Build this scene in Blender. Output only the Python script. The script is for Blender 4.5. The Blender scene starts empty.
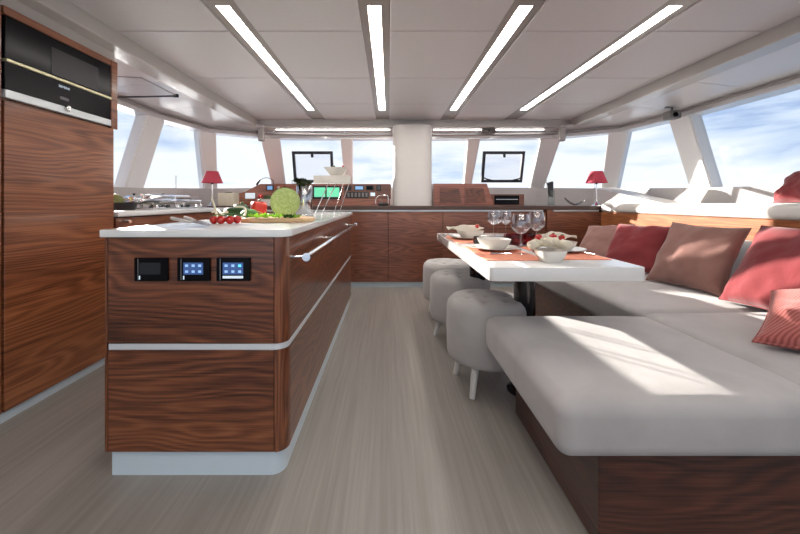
import bpy, bmesh, math, random
from mathutils import Vector, Matrix, noise
random.seed(4)
S = bpy.context.scene
COL = S.collection
PI = math.pi

# ------------------------------------------------------------------ camera
cam = bpy.data.cameras.new('camera')
cam.sensor_width = 36.0
cam.lens = 350.0 / 800.0 * 36.0
cam.shift_x = 11.0 / 800.0
cam.shift_y = -65.0 / 800.0
cam.clip_start = 0.02
cam.clip_end = 3000
camo = bpy.data.objects.new('camera', cam)
COL.objects.link(camo)
camo.location = (0, 0, 1.0)
camo.rotation_euler = (PI / 2, 0, 0)
S.camera = camo
S.view_settings.view_transform = 'Standard'
S.view_settings.look = 'None'
S.view_settings.gamma = 1.0
S.view_settings.use_curve_mapping = False
S.view_settings.exposure = 0.12

# ------------------------------------------------------------------ sky
W = bpy.data.worlds.new('sky')
S.world = W
W.use_nodes = True
wn, wl = W.node_tree.nodes, W.node_tree.links
wn.clear()
w_out = wn.new('ShaderNodeOutputWorld')
w_bg = wn.new('ShaderNodeBackground')
w_tc = wn.new('ShaderNodeTexCoord')
w_sep = wn.new('ShaderNodeSeparateXYZ')
wl.new(w_tc.outputs['Generated'], w_sep.inputs[0])
w_mp = wn.new('ShaderNodeMapping')
w_mp.inputs['Scale'].default_value = (1.0, 1.0, 5.0)
w_mp.inputs['Location'].default_value = (0.35, 0.1, 0.3)
wl.new(w_tc.outputs['Generated'], w_mp.inputs[0])
w_n = wn.new('ShaderNodeTexNoise')
w_n.inputs['Scale'].default_value = 2.3
w_n.inputs['Detail'].default_value = 8
w_n.inputs['Roughness'].default_value = 0.56
w_n.inputs['Distortion'].default_value = 0.35
wl.new(w_mp.outputs[0], w_n.inputs[0])
w_el = wn.new('ShaderNodeMapRange')            # clouds thin out upwards
w_el.inputs['From Min'].default_value = 0.0
w_el.inputs['From Max'].default_value = 0.28
w_el.inputs['To Min'].default_value = 0.27
w_el.inputs['To Max'].default_value = 0.05
wl.new(w_sep.outputs[2], w_el.inputs[0])
w_add = wn.new('ShaderNodeMath'); w_add.operation = 'ADD'
wl.new(w_n.outputs[0], w_add.inputs[0]); wl.new(w_el.outputs[0], w_add.inputs[1])
w_cr = wn.new('ShaderNodeValToRGB')
w_cr.color_ramp.elements[0].position = 0.45
w_cr.color_ramp.elements[0].color = (0.15, 0.25, 0.48, 1)
w_cr.color_ramp.elements[1].position = 0.70
w_cr.color_ramp.elements[1].color = (0.64, 0.68, 0.74, 1)
e = w_cr.color_ramp.elements.new(0.57); e.color = (0.43, 0.52, 0.65, 1)
wl.new(w_add.outputs[0], w_cr.inputs[0])
wl.new(w_cr.outputs[0], w_bg.inputs[0])
w_bg.inputs[1].default_value = 1.5
wl.new(w_bg.outputs[0], w_out.inputs[0])

# ------------------------------------------------------------------ sun (ahead to port, low, shining aft and to starboard)
sun = bpy.data.lights.new('sun', 'SUN')
sun.energy = 16.0
sun.angle = math.radians(0.6)
sun.color = (1.0, 0.93, 0.84)
suno = bpy.data.objects.new('sun', sun)
COL.objects.link(suno)
SUN_DIR = Vector((0.50, -0.62, -0.80 * math.tan(math.radians(14.0)))).normalized()
suno.rotation_euler = SUN_DIR.to_track_quat('-Z', 'Y').to_euler()
suno.location = (-4, 9, 6)

# ================================================================== materials
def new_mat(name):
    m = bpy.data.materials.new(name); m.use_nodes = True
    n, l = m.node_tree.nodes, m.node_tree.links
    return m, n, l, n['Principled BSDF']

def setp(b, **kw):
    names = {'rough': 'Roughness', 'metal': 'Metallic', 'coat': 'Coat Weight', 'coatr': 'Coat Roughness',
             'spec': 'Specular IOR Level', 'sheen': 'Sheen Weight', 'trans': 'Transmission Weight', 'ior': 'IOR',
             'emit': 'Emission Strength'}
    for k, v in kw.items():
        b.inputs[names[k]].default_value = v

def srgb(r, g, b):
    f = lambda c: (c / 255 / 12.92) if c / 255 <= 0.04045 else ((c / 255 + 0.055) / 1.055) ** 2.4
    return (f(r), f(g), f(b), 1)

def plain(name, col, bump=0.0, bscale=60, var=0.0, **kw):
    m, n, l, b = new_mat(name)
    b.inputs['Base Color'].default_value = col
    setp(b, **kw)
    tc = n.new('ShaderNodeTexCoord')
    nz = n.new('ShaderNodeTexNoise'); nz.inputs['Scale'].default_value = bscale; nz.inputs['Detail'].default_value = 4
    l.new(tc.outputs['Object'], nz.inputs[0])
    if bump > 0:
        bp = n.new('ShaderNodeBump'); bp.inputs['Strength'].default_value = bump; bp.inputs['Distance'].default_value = 0.002
        l.new(nz.outputs[0], bp.inputs['Height']); l.new(bp.outputs[0], b.inputs['Normal'])
    if var > 0:
        n2 = n.new('ShaderNodeTexNoise'); n2.inputs['Scale'].default_value = bscale * 0.2; n2.inputs['Detail'].default_value = 5
        l.new(tc.outputs['Object'], n2.inputs[0])
        cr = n.new('ShaderNodeValToRGB')
        cr.color_ramp.elements[0].position = 0.3; cr.color_ramp.elements[1].position = 0.7
        cr.color_ramp.elements[0].color = tuple(c * (1 - var) for c in col[:3]) + (1,)
        cr.color_ramp.elements[1].color = tuple(min(1, c * (1 + var)) for c in col[:3]) + (1,)
        l.new(n2.outputs[0], cr.inputs[0]); l.new(cr.outputs[0], b.inputs['Base Color'])
    return m

def walnut(name, scale, dark, mid, light, off=(0, 0, 0), rough=0.3, coat=0.35, bands=5.0):
    """figured veneer: stretched noise contours (cathedral rings) and fine fibres"""
    m, n, l, b = new_mat(name)
    tc = n.new('ShaderNodeTexCoord')
    mp = n.new('ShaderNodeMapping'); mp.inputs['Scale'].default_value = scale; mp.inputs['Location'].default_value = off
    l.new(tc.outputs['Object'], mp.inputs[0])
    n1 = n.new('ShaderNodeTexNoise'); n1.inputs['Scale'].default_value = 1.0; n1.inputs['Detail'].default_value = 2.0
    n1.inputs['Roughness'].default_value = 0.4; n1.inputs['Distortion'].default_value = 0.1
    l.new(mp.outputs[0], n1.inputs[0])
    dt = n.new('ShaderNodeVectorMath'); dt.operation = 'DOT_PRODUCT'
    dt.inputs[1].default_value = tuple((bands * 4.5 if q >= 3 else 0.0) for q in scale)
    l.new(tc.outputs['Object'], dt.inputs[0])
    ma = n.new('ShaderNodeMath'); ma.operation = 'MULTIPLY_ADD'; ma.inputs[1].default_value = bands * 3.2
    l.new(n1.outputs[0], ma.inputs[0]); l.new(dt.outputs['Value'], ma.inputs[2])
    mu = n.new('ShaderNodeMath'); mu.operation = 'MULTIPLY'; mu.inputs[1].default_value = 6.283
    l.new(ma.outputs[0], mu.inputs[0])
    sn = n.new('ShaderNodeMath'); sn.operation = 'SINE'; l.new(mu.outputs[0], sn.inputs[0])
    r1 = n.new('ShaderNodeMapRange'); r1.inputs['From Min'].default_value = -1; r1.inputs['From Max'].default_value = 1
    l.new(sn.outputs[0], r1.inputs[0])
    mp2 = n.new('ShaderNodeMapping'); mp2.inputs['Scale'].default_value = tuple((s * 22 if s >= 3 else s * 2.0) for s in scale)
    l.new(tc.outputs['Object'], mp2.inputs[0])
    n2 = n.new('ShaderNodeTexNoise'); n2.inputs['Scale'].default_value = 1.6; n2.inputs['Detail'].default_value = 6
    n2.inputs['Roughness'].default_value = 0.65
    l.new(mp2.outputs[0], n2.inputs[0])
    mx = n.new('ShaderNodeMix'); mx.data_type = 'FLOAT'; mx.inputs[0].default_value = 0.82
    l.new(r1.outputs[0], mx.inputs[2]); l.new(n2.outputs[0], mx.inputs[3])
    n3 = n.new('ShaderNodeTexNoise'); n3.inputs['Scale'].default_value = 0.5; n3.inputs['Detail'].default_value = 1
    l.new(mp.outputs[0], n3.inputs[0])
    ad = n.new('ShaderNodeMath'); ad.operation = 'MULTIPLY_ADD'; ad.inputs[1].default_value = 0.45
    l.new(n3.outputs[0], ad.inputs[0]); l.new(mx.outputs[0], ad.inputs[2])
    cr = n.new('ShaderNodeValToRGB')
    cr.color_ramp.elements[0].position = 0.50; cr.color_ramp.elements[0].color = dark
    cr.color_ramp.elements[1].position = 0.98; cr.color_ramp.elements[1].color = light
    e = cr.color_ramp.elements.new(0.72); e.color = mid
    l.new(ad.outputs[0], cr.inputs[0]); l.new(cr.outputs[0], b.inputs['Base Color'])
    setp(b, rough=rough, coat=coat, coatr=0.12)
    bp = n.new('ShaderNodeBump'); bp.inputs['Strength'].default_value = 0.06; bp.inputs['Distance'].default_value = 0.001
    l.new(n2.outputs[0], bp.inputs['Height']); l.new(bp.outputs[0], b.inputs['Normal'])
    return m

WD, WM, WL = srgb(56, 28, 17), srgb(108, 60, 37), srgb(152, 94, 60)
M = {}
M['walnut'] = walnut('walnut', (1.3, 1.3, 5.0), WD, WM, WL)
M['walnut_b'] = walnut('walnut_b', (1.2, 1.2, 5.0), WD, WM, WL, off=(3.1, 1.7, 4.4))
M['walnut_back'] = walnut('walnut_back', (1.0, 1.0, 8.0), srgb(76, 42, 30), srgb(112, 66, 48), srgb(146, 92, 68), off=(7, 3, 1), bands=4)
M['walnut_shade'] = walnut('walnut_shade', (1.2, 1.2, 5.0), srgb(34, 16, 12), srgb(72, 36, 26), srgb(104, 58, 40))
M['walnut_v'] = walnut('walnut_v', (9.0, 9.0, 0.9), WD, WM, WL)
M['walnut_tall'] = walnut('walnut_tall', (0.9, 0.7, 5.0), srgb(84, 44, 27), srgb(132, 78, 49), srgb(170, 108, 70), off=(0.4, 2.2, 9.1), bands=6)
M['oak'] = walnut('oak', (1.0, 0.7, 9.0), srgb(120, 66, 38), srgb(156, 94, 56), srgb(184, 122, 78), off=(1, 1, 1), bands=4)
M['helm_wood'] = walnut('helm_wood', (1.0, 1.0, 9.0), srgb(112, 62, 50), srgb(146, 88, 70), srgb(170, 110, 88), bands=3)
M['dark_gap'] = plain('dark_gap', srgb(22, 14, 12), rough=0.8)
M['counter_edge'] = plain('counter_edge', srgb(80, 58, 50), rough=0.35, var=0.1)
M['white_top'] = plain('white_top', srgb(232, 234, 234), rough=0.16, coat=0.4, var=0.02)
M['table_top'] = plain('table_top', srgb(218, 217, 215), rough=0.14, coat=0.5, var=0.02)
M['white_paint'] = plain('white_paint', srgb(216, 212, 208), rough=0.35, var=0.01)
M['ceiling'] = plain('ceiling', srgb(212, 209, 210), rough=0.42, bump=0.03, bscale=200, var=0.015)
M['ceiling_out'] = plain('ceiling_out', srgb(224, 221, 222), rough=0.2, coat=0.3, var=0.01)
M['beam'] = plain('beam', srgb(198, 194, 190), rough=0.25, coat=0.2)
M['trough'] = plain('trough', srgb(160, 154, 150), rough=0.35, metal=0.15)
M['grey_wall'] = plain('grey_wall', srgb(198, 193, 190), rough=0.45, bump=0.04, bscale=150, var=0.03)
M['mullion'] = plain('mullion', srgb(240, 240, 240), rough=0.5, bump=0.03, bscale=120)
M['header'] = plain('header', srgb(150, 144, 142), rough=0.45)
M['toe'] = plain('toe', srgb(206, 220, 228), rough=0.3)
M['alu'] = plain('alu', srgb(220, 226, 230), rough=0.28, metal=0.2)
M['cooler'] = plain('cooler', (0.42, 0.42, 0.43, 1), rough=0.13, metal=1.0)
M['chrome'] = plain('chrome', (0.85, 0.85, 0.86, 1), rough=0.08, metal=1.0)
M['steel'] = plain('steel', (0.62, 0.62, 0.62, 1), rough=0.25, metal=1.0)
M['black_chrome'] = plain('black_chrome', (0.05, 0.045, 0.045, 1), rough=0.12, metal=0.7)
M['black_gloss'] = plain('black_gloss', srgb(12, 12, 16), rough=0.2, spec=0.12)
M['oven_glass'] = plain('oven_glass', srgb(58, 56, 60), rough=0.3, spec=0.15)
M['black'] = plain('black', srgb(26, 26, 30), rough=0.4)
M['hatch_frame'] = plain('hatch_frame', srgb(44, 48, 58), rough=0.4)
M['grey_fix'] = plain('grey_fix', srgb(120, 116, 114), rough=0.5)
M['dark_grey'] = plain('dark_grey', srgb(84, 82, 84), rough=0.7, bump=0.2)
M['lamp_red'] = plain('lamp_red', srgb(196, 70, 88), rough=0.8, bump=0.2, bscale=300)
M['porcelain'] = plain('porcelain', srgb(226, 222, 214), rough=0.18, coat=0.3)
M['cream'] = plain('cream', srgb(220, 210, 188), rough=0.6, bump=0.2, bscale=90, var=0.06)
M['napkin'] = plain('napkin', srgb(224, 218, 206), rough=0.85, bump=0.3, bscale=200)
M['coral'] = plain('coral', srgb(226, 142, 112), rough=0.75, bump=0.5, bscale=400, var=0.08)
M['red_food'] = plain('red_food', srgb(200, 52, 50), rough=0.35, var=0.25, bscale=80)
M['tomato'] = plain('tomato', srgb(190, 32, 26), rough=0.15, coat=0.5, var=0.12, bscale=60)
M['pepper_red'] = plain('pepper_red', srgb(206, 50, 30), rough=0.18, coat=0.5, var=0.15, bscale=40)
M['green_dark'] = plain('green_dark', srgb(44, 78, 40), rough=0.35, var=0.35, bscale=70)
M['green_leaf'] = plain('green_leaf', srgb(70, 120, 50), rough=0.5, var=0.35, bscale=90)
M['lettuce'] = plain('lettuce', srgb(164, 206, 84), rough=0.5, var=0.3, bscale=110, bump=0.6)
M['herb'] = plain('herb', srgb(78, 92, 52), rough=0.6, var=0.45, bscale=120)
M['onion_white'] = plain('onion_white', srgb(222, 216, 190), rough=0.35)
M['board'] = walnut('board', (2.0, 14.0, 14.0), srgb(176, 138, 98), srgb(206, 172, 128), srgb(224, 194, 152), bands=3, coat=0.0, rough=0.5)
M['brown_food'] = plain('brown_food', srgb(190, 110, 60), rough=0.5, var=0.3, bscale=80)
M['sea'] = plain('sea', srgb(96, 126, 150), rough=0.12, bump=0.5, bscale=2)
M['deck'] = plain('deck', srgb(226, 226, 226), rough=0.5)
M['screen_off'] = plain('screen_off', srgb(24, 30, 38), rough=0.1)
M['drum'] = plain('drum', srgb(206, 202, 194), rough=0.35, var=0.04)

def fabric(name, col, wr=0.35, fine=500, stripes=None):
    m, n, l, b = new_mat(name)
    tc = n.new('ShaderNodeTexCoord')
    a = n.new('ShaderNodeTexNoise'); a.inputs['Scale'].default_value = fine; a.inputs['Detail'].default_value = 2
    c = n.new('ShaderNodeTexNoise'); c.inputs['Scale'].default_value = 5; c.inputs['Detail'].default_value = 5; c.inputs['Distortion'].default_value = 0.6
    l.new(tc.outputs['Object'], a.inputs[0]); l.new(tc.outputs['Object'], c.inputs[0])
    b1 = n.new('ShaderNodeBump'); b1.inputs['Strength'].default_value = 0.25; b1.inputs['Distance'].default_value = 0.001
    b2 = n.new('ShaderNodeBump'); b2.inputs['Strength'].default_value = wr; b2.inputs['Distance'].default_value = 0.02
    l.new(c.outputs[0], b2.inputs['Height']); l.new(b2.outputs[0], b1.inputs['Normal'])
    l.new(a.outputs[0], b1.inputs['Height']); l.new(b1.outputs[0], b.inputs['Normal'])
    cr = n.new('ShaderNodeValToRGB')
    cr.color_ramp.elements[0].position = 0.3; cr.color_ramp.elements[1].position = 0.7
    cr.color_ramp.elements[0].color = tuple(x * 0.9 for x in col[:3]) + (1,)
    cr.color_ramp.elements[1].color = tuple(min(1, x * 1.07) for x in col[:3]) + (1,)
    l.new(c.outputs[0], cr.inputs[0])
    out = cr.outputs[0]
    if stripes:
        wv = n.new('ShaderNodeTexWave'); wv.inputs['Scale'].default_value = stripes[0]; wv.bands_direction = stripes[2]
        wv.inputs['Distortion'].default_value = 1.0
        l.new(tc.outputs['Object'], wv.inputs[0])
        mx = n.new('ShaderNodeMix'); mx.data_type = 'RGBA'
        l.new(wv.outputs[1], mx.inputs[0]); l.new(out, mx.inputs[6]); mx.inputs[7].default_value = stripes[1]
        out = mx.outputs[2]
    l.new(out, b.inputs['Base Color'])
    setp(b, rough=0.9, sheen=0.25, spec=0.2)
    return m
M['sofa'] = fabric('sofa', srgb(170, 166, 165), wr=0.12)
M['stool'] = fabric('stool', srgb(180, 176, 173), wr=0.15)
M['pad'] = fabric('pad', srgb(226, 222, 216), wr=0.1)
M['tan'] = fabric('tan', srgb(134, 98, 90), wr=0.5)
M['tan_light'] = fabric('tan_light', srgb(146, 110, 102), wr=0.5)
M['maroon'] = fabric('maroon', srgb(122, 44, 48), wr=0.5)
M['maroon_red'] = fabric('maroon_red', srgb(116, 40, 44), wr=0.6)
M['salmon'] = fabric('salmon', srgb(172, 100, 94), wr=0.5, stripes=(28, srgb(132, 66, 62), 'Y'))
M['back_blue'] = fabric('back_blue', srgb(150, 150, 154), wr=0.15)

def floor_mat():
    m, n, l, b = new_mat('floor_boards')
    tc = n.new('ShaderNodeTexCoord')
    mp = n.new('ShaderNodeMapping'); mp.inputs['Scale'].default_value = (60, 1.5, 1)
    l.new(tc.outputs['Object'], mp.inputs[0])
    a = n.new('ShaderNodeTexNoise'); a.inputs['Scale'].default_value = 1.0; a.inputs['Detail'].default_value = 7; a.inputs['Roughness'].default_value = 0.6
    l.new(mp.outputs[0], a.inputs[0])
    mp2 = n.new('ShaderNodeMapping'); mp2.inputs['Scale'].default_value = (7, 0.35, 1)
    l.new(tc.outputs['Object'], mp2.inputs[0])
    c = n.new('ShaderNodeTexNoise'); c.inputs['Scale'].default_value = 1.0; c.inputs['Detail'].default_value = 3
    l.new(mp2.outputs[0], c.inputs[0])
    mx = n.new('ShaderNodeMix'); mx.data_type = 'FLOAT'; mx.inputs[0].default_value = 0.45
    l.new(a.outputs[0], mx.inputs[2]); l.new(c.outputs[0], mx.inputs[3])
    cr = n.new('ShaderNodeValToRGB')
    cr.color_ramp.elements[0].position = 0.3; cr.color_ramp.elements[0].color = srgb(124, 118, 112)
    cr.color_ramp.elements[1].position = 0.7; cr.color_ramp.elements[1].color = srgb(158, 152, 146)
    l.new(mx.outputs[0], cr.inputs[0]); l.new(cr.outputs[0], b.inputs['Base Color'])
    bp = n.new('ShaderNodeBump'); bp.inputs['Strength'].default_value = 0.1; bp.inputs['Distance'].default_value = 0.001
    l.new(a.outputs[0], bp.inputs['Height']); l.new(bp.outputs[0], b.inputs['Normal'])
    setp(b, rough=0.42)
    return m
M['floor'] = floor_mat()

def emit(name, col, s):
    m, n, l, b = new_mat(name)
    b.inputs['Base Color'].default_value = col
    b.inputs['Emission Color'].default_value = col
    b.inputs['Emission Strength'].default_value = s
    setp(b, rough=0.3)
    return m
M['strip'] = emit('strip', (1.0, 0.95, 0.89, 1), 22.0)
M['cove'] = emit('cove', (1.0, 0.97, 0.93, 1), 6.0)
M['scr_blue'] = emit('scr_blue', srgb(56, 86, 140), 0.5)
M['scr_icon'] = emit('scr_icon', srgb(150, 185, 225), 0.65)
M['scr_cyan'] = emit('scr_cyan', srgb(90, 200, 235), 1.2)
M['scr_green'] = emit('scr_green', srgb(96, 190, 150), 0.9)
M['scr_pale'] = emit('scr_pale', srgb(200, 214, 226), 0.6)
M['scr_sky'] = emit('scr_sky', srgb(110, 150, 190), 0.8)

def pane_mat(name, tint, gloss):
    m = bpy.data.materials.new(name); m.use_nodes = True
    n, l = m.node_tree.nodes, m.node_tree.links
    n.clear()
    o = n.new('ShaderNodeOutputMaterial'); t = n.new('ShaderNodeBsdfTransparent'); g = n.new('ShaderNodeBsdfGlossy')
    mx = n.new('ShaderNodeMixShader'); lw = n.new('ShaderNodeLayerWeight'); lw.inputs[0].default_value = 0.5
    pw = n.new('ShaderNodeMath'); pw.operation = 'POWER'; pw.inputs[1].default_value = 4.0
    fr = n.new('ShaderNodeMath'); fr.operation = 'MULTIPLY_ADD'; fr.inputs[1].default_value = gloss[1]; fr.inputs[2].default_value = gloss[0]
    l.new(lw.outputs['Facing'], pw.inputs[0]); l.new(pw.outputs[0], fr.inputs[0])
    t.inputs[0].default_value = tint; g.inputs['Roughness'].default_value = 0.02
    l.new(fr.outputs[0], mx.inputs[0]); l.new(t.outputs[0], mx.inputs[1]); l.new(g.outputs[0], mx.inputs[2])
    l.new(mx.outputs[0], o.inputs[0])
    return m
M['pane'] = pane_mat('pane', (0.98, 0.985, 0.99, 1), (0.02, 0.25))
M['pane_hatch'] = pane_mat('pane_hatch', (0.96, 0.96, 0.97, 1), (0.03, 0.3))
M['wine_glass'] = pane_mat('wine_glass', (0.93, 0.94, 0.96, 1), (0.15, 1.2))
def glass(name, col, rough=0.0):
    m, n, l, b = new_mat(name)
    b.inputs['Base Color'].default_value = col
    setp(b, trans=1.0, ior=1.45, rough=rough)
    return m
M['red_glass'] = glass('red_glass', srgb(150, 12, 24))
M['clear_glass'] = pane_mat('clear_glass', (0.9, 0.93, 0.93, 1), (0.05, 0.5))

def cabbage_mat():
    m, n, l, b = new_mat('cabbage_cut')
    tc = n.new('ShaderNodeTexCoord')
    nz = n.new('ShaderNodeTexNoise'); nz.inputs['Scale'].default_value = 14; nz.inputs['Detail'].default_value = 3
    l.new(tc.outputs['Object'], nz.inputs[0])
    wv = n.new('ShaderNodeTexWave'); wv.wave_type = 'RINGS'; wv.rings_direction = 'Y'
    wv.inputs['Scale'].default_value = 12; wv.inputs['Distortion'].default_value = 12; wv.inputs['Detail'].default_value = 2; wv.inputs['Detail Scale'].default_value = 6
    l.new(tc.outputs['Object'], wv.inputs[0])
    cr = n.new('ShaderNodeValToRGB')
    cr.color_ramp.elements[0].color = srgb(186, 212, 122); cr.color_ramp.elements[1].color = srgb(216, 232, 162)
    l.new(wv.outputs[1], cr.inputs[0]); l.new(cr.outputs[0], b.inputs['Base Color'])
    bp = n.new('ShaderNodeBump'); bp.inputs['Strength'].default_value = 0.5; bp.inputs['Distance'].default_value = 0.003
    l.new(wv.outputs[1], bp.inputs['Height']); l.new(bp.outputs[0], b.inputs['Normal'])
    setp(b, rough=0.5)
    return m
M['cabbage_cut'] = cabbage_mat()
M['cabbage_skin'] = plain('cabbage_skin', srgb(206, 222, 158), rough=0.45, var=0.12, bscale=60)

# ================================================================== mesh helpers
def box_bm(a, b, bev=0.0, seg=2, bm=None):
    bm = bm or bmesh.new()
    x0, y0, z0 = [min(a[i], b[i]) for i in range(3)]
    x1, y1, z1 = [max(a[i], b[i]) for i in range(3)]
    t = bmesh.new()
    bmesh.ops.create_cube(t, size=1)
    for v in t.verts:
        v.co = Vector(((x0 + x1) / 2 + v.co.x * (x1 - x0), (y0 + y1) / 2 + v.co.y * (y1 - y0), (z0 + z1) / 2 + v.co.z * (z1 - z0)))
    if bev > 0:
        bmesh.ops.bevel(t, geom=list(t.edges), offset=bev, segments=seg, affect='EDGES', profile=0.5)
    merge(bm, t)
    return bm

def merge(bm, t):
    me = bpy.data.meshes.new('t'); t.to_mesh(me); t.free(); bm.from_mesh(me); bpy.data.meshes.remove(me)

def hexa(bm, low, high):
    """prism between two rings of equal length"""
    lo = [bm.verts.new(p) for p in low]; hi = [bm.verts.new(p) for p in high]
    n = len(lo)
    bm.faces.new(list(reversed(lo))); bm.faces.new(hi)
    for i in range(n):
        bm.faces.new((lo[i], lo[(i + 1) % n], hi[(i + 1) % n], hi[i]))
    return bm

def prism(pts, z0, z1, bev=0.0, seg=2):
    bm = bmesh.new()
    hexa(bm, [(p[0], p[1], z0) for p in pts], [(p[0], p[1], z1) for p in pts])
    bmesh.ops.recalc_face_normals(bm, faces=bm.faces)
    if bev > 0:
        ed = [e for e in bm.edges if abs(e.verts[0].co.z - e.verts[1].co.z) < 1e-6]
        bmesh.ops.bevel(bm, geom=ed, offset=bev, segments=seg, affect='EDGES', profile=0.5)
    return bm

def lathe(profile, n=32, bm=None, c=(0, 0, 0), lobes=None):
    bm = bm or bmesh.new()
    rings = []
    for r, z in profile:
        if r < 1e-6:
            rings.append([bm.verts.new((c[0], c[1], c[2] + z))])
        else:
            ring = []
            for i in range(n):
                t = 2 * PI * i / n
                rr = r * (lobes(t, z) if lobes else 1)
                ring.append(bm.verts.new((c[0] + rr * math.cos(t), c[1] + rr * math.sin(t), c[2] + z)))
            rings.append(ring)
    for a, b in zip(rings, rings[1:]):
        if len(a) == 1 and len(b) == 1: continue
        for i in range(n):
            j = (i + 1) % n
            if len(a) == 1: bm.faces.new((a[0], b[j], b[i]))
            elif len(b) == 1: bm.faces.new((a[i], a[j], b[0]))
            else: bm.faces.new((a[i], a[j], b[j], b[i]))
    return bm

def tube(pts, r, n=10, bm=None, caps=True):
    bm = bm or bmesh.new()
    pts = [Vector(p) for p in pts]
    rs = r if isinstance(r, (list, tuple)) else [r] * len(pts)
    rings = []
    for i, p in enumerate(pts):
        d = (pts[min(i + 1, len(pts) - 1)] - pts[max(i - 1, 0)]).normalized()
        up = Vector((0, 0, 1)) if abs(d.z) < 0.95 else Vector((0, 1, 0))
        a = d.cross(up).normalized(); b = d.cross(a).normalized()
        rings.append([bm.verts.new(p + (a * math.cos(2 * PI * k / n) + b * math.sin(2 * PI * k / n)) * rs[i]) for k in range(n)])
    for a, b in zip(rings, rings[1:]):
        for k in range(n):
            bm.faces.new((a[k], a[(k + 1) % n], b[(k + 1) % n], b[k]))
    if caps:
        bm.faces.new(list(reversed(rings[0]))); bm.faces.new(rings[-1])
    return bm

def curve_pts(ctrl, steps=8):
    c = [Vector(p) for p in ctrl]; out = []
    c = [c[0] * 2 - c[1]] + c + [c[-1] * 2 - c[-2]]
    for i in range(1, len(c) - 2):
        for s in range(steps):
            t = s / steps
            a, b, d, e = c[i - 1], c[i], c[i + 1], c[i + 2]
            out.append(0.5 * ((2 * b) + (d - a) * t + (2 * a - 5 * b + 4 * d - e) * t * t + (3 * b - a - 3 * d + e) * t ** 3))
    out.append(c[-2])
    return out

def blob(c, s, seed=0, amp=0.15, freq=2.0, sub=3, bm=None):
    bm = bm or bmesh.new()
    t = bmesh.new(); bmesh.ops.create_icosphere(t, subdivisions=sub, radius=1)
    for v in t.verts:
        k = 1 + amp * noise.noise(v.co * freq + Vector((seed * 3.7, seed, 0)))
        v.co = Vector((c[0] + v.co.x * s[0] * k, c[1] + v.co.y * s[1] * k, c[2] + v.co.z * s[2] * k))
    merge(bm, t)
    return bm

def obj(name, bm, mat, parent=None, smooth=False, world=True):
    """link one mesh; bm is in world coordinates when world=True and the parent sits unrotated at its location"""
    if parent is not None and world:
        p, off = parent, Vector((0, 0, 0))
        while p is not None:
            off += p.location; p = p.parent
        bmesh.ops.translate(bm, verts=bm.verts, vec=-off)
    bmesh.ops.recalc_face_normals(bm, faces=bm.faces)
    me = bpy.data.meshes.new(name); bm.to_mesh(me); bm.free()
    me.materials.append(M[mat] if isinstance(mat, str) else mat)
    if smooth:
        me.polygons.foreach_set('use_smooth', [True] * len(me.polygons))
        try:
            me.set_sharp_from_angle(angle=math.radians(38 if smooth is True else smooth))
        except Exception:
            pass
    o = bpy.data.objects.new(name, me); COL.objects.link(o)
    if parent is not None: o.parent = parent
    return o

def tag(o, label, cat, group=None):
    o['label'] = label; o['category'] = cat
    if group: o['group'] = group
    return o

def thing(name, label, cat, loc=(0, 0, 0), group=None):
    o = bpy.data.objects.new(name, None); COL.objects.link(o)
    o.empty_display_size = 0.05
    o.location = loc
    return tag(o, label, cat, group)

def struct(name, bm, mat, smooth=False, parent=None):
    o = obj(name, bm, mat, parent, smooth)
    if parent is None: o['kind'] = 'structure'
    return o

def dup(root, loc, label, rz=None, group=None):
    r = root.copy(); COL.objects.link(r); r.location = loc
    if rz is not None: r.rotation_euler = (0, 0, rz)
    r['label'] = label
    if group: r['group'] = group
    for ch in list(root.children):
        c = ch.copy(); COL.objects.link(c); c.parent = r
        for g in list(ch.children):
            d = g.copy(); COL.objects.link(d); d.parent = c
    return r

F = 350.0
def at(px, py, Y):
    return Vector(((px - 389) * Y / F, Y, 1 - (py - 202) * Y / F))

XC = 0.29                       # centreline of the boat

# ================================================================== floor, sea, deck
struct('floor', box_bm((-3.0, -2.6, -0.05), (3.6, 5.6, 0.0)), 'floor')
sea = bmesh.new(); bmesh.ops.create_grid(sea, x_segments=4, y_segments=4, size=1500)
bmesh.ops.translate(sea, verts=sea.verts, vec=(0, 0, -3.0))
struct('sea', sea, 'sea')
struct('cockpit_bounce_deck', box_bm((-3.2, -7.0, -0.09), (3.8, -2.605, -0.02)), 'deck')  # unseen aft deck, added white to bounce sunlight into the saloon
struct('foredeck', box_bm((-4.6, 5.62, 0.9), (5.2, 8.0, 1.02), 0.02), 'deck')

# ================================================================== ceiling
CZ = 2.05
BXL, BXR, BY = -1.68, 2.32, 4.48
struct('ceiling', box_bm((-3.1, -2.6, CZ + 0.02), (3.7, 5.0, CZ + 0.08)), 'trough')
ceil = bpy.data.objects['ceiling']
cols = [(BXL, -0.985), (-0.815, -0.163), (0.003, 0.658), (0.824, 1.464), (1.63, BXR)]
rows = [-2.6, -1.88, -1.07, -0.26, 0.545, 1.35, 2.152, 2.964, 3.75, BY]
for (x0, x1) in cols:
    for y0, y1 in zip(rows, rows[1:]):
        obj('ceiling_panel', box_bm((x0 + .003, y0 + .004, CZ), (x1 - .003, y1 - .004, CZ + .022), 0.003, 1), 'ceiling', ceil)
# beam ring around the panelled field
def beam_box(name, a, b):
    return struct(name, box_bm(a, b, 0.008, 2), 'beam')
beam_box('trim_1', (BXL - .15, -2.6, CZ - .09), (BXL, BY + .12, CZ + .02))
beam_box('trim_2', (BXR, -2.6, CZ - .09), (BXR + .15, BY + .12, CZ + .02))
beam_box('trim_3', (BXL + .001, BY, CZ - .09), (BXR - .001, BY + .10, CZ + .02))

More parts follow.
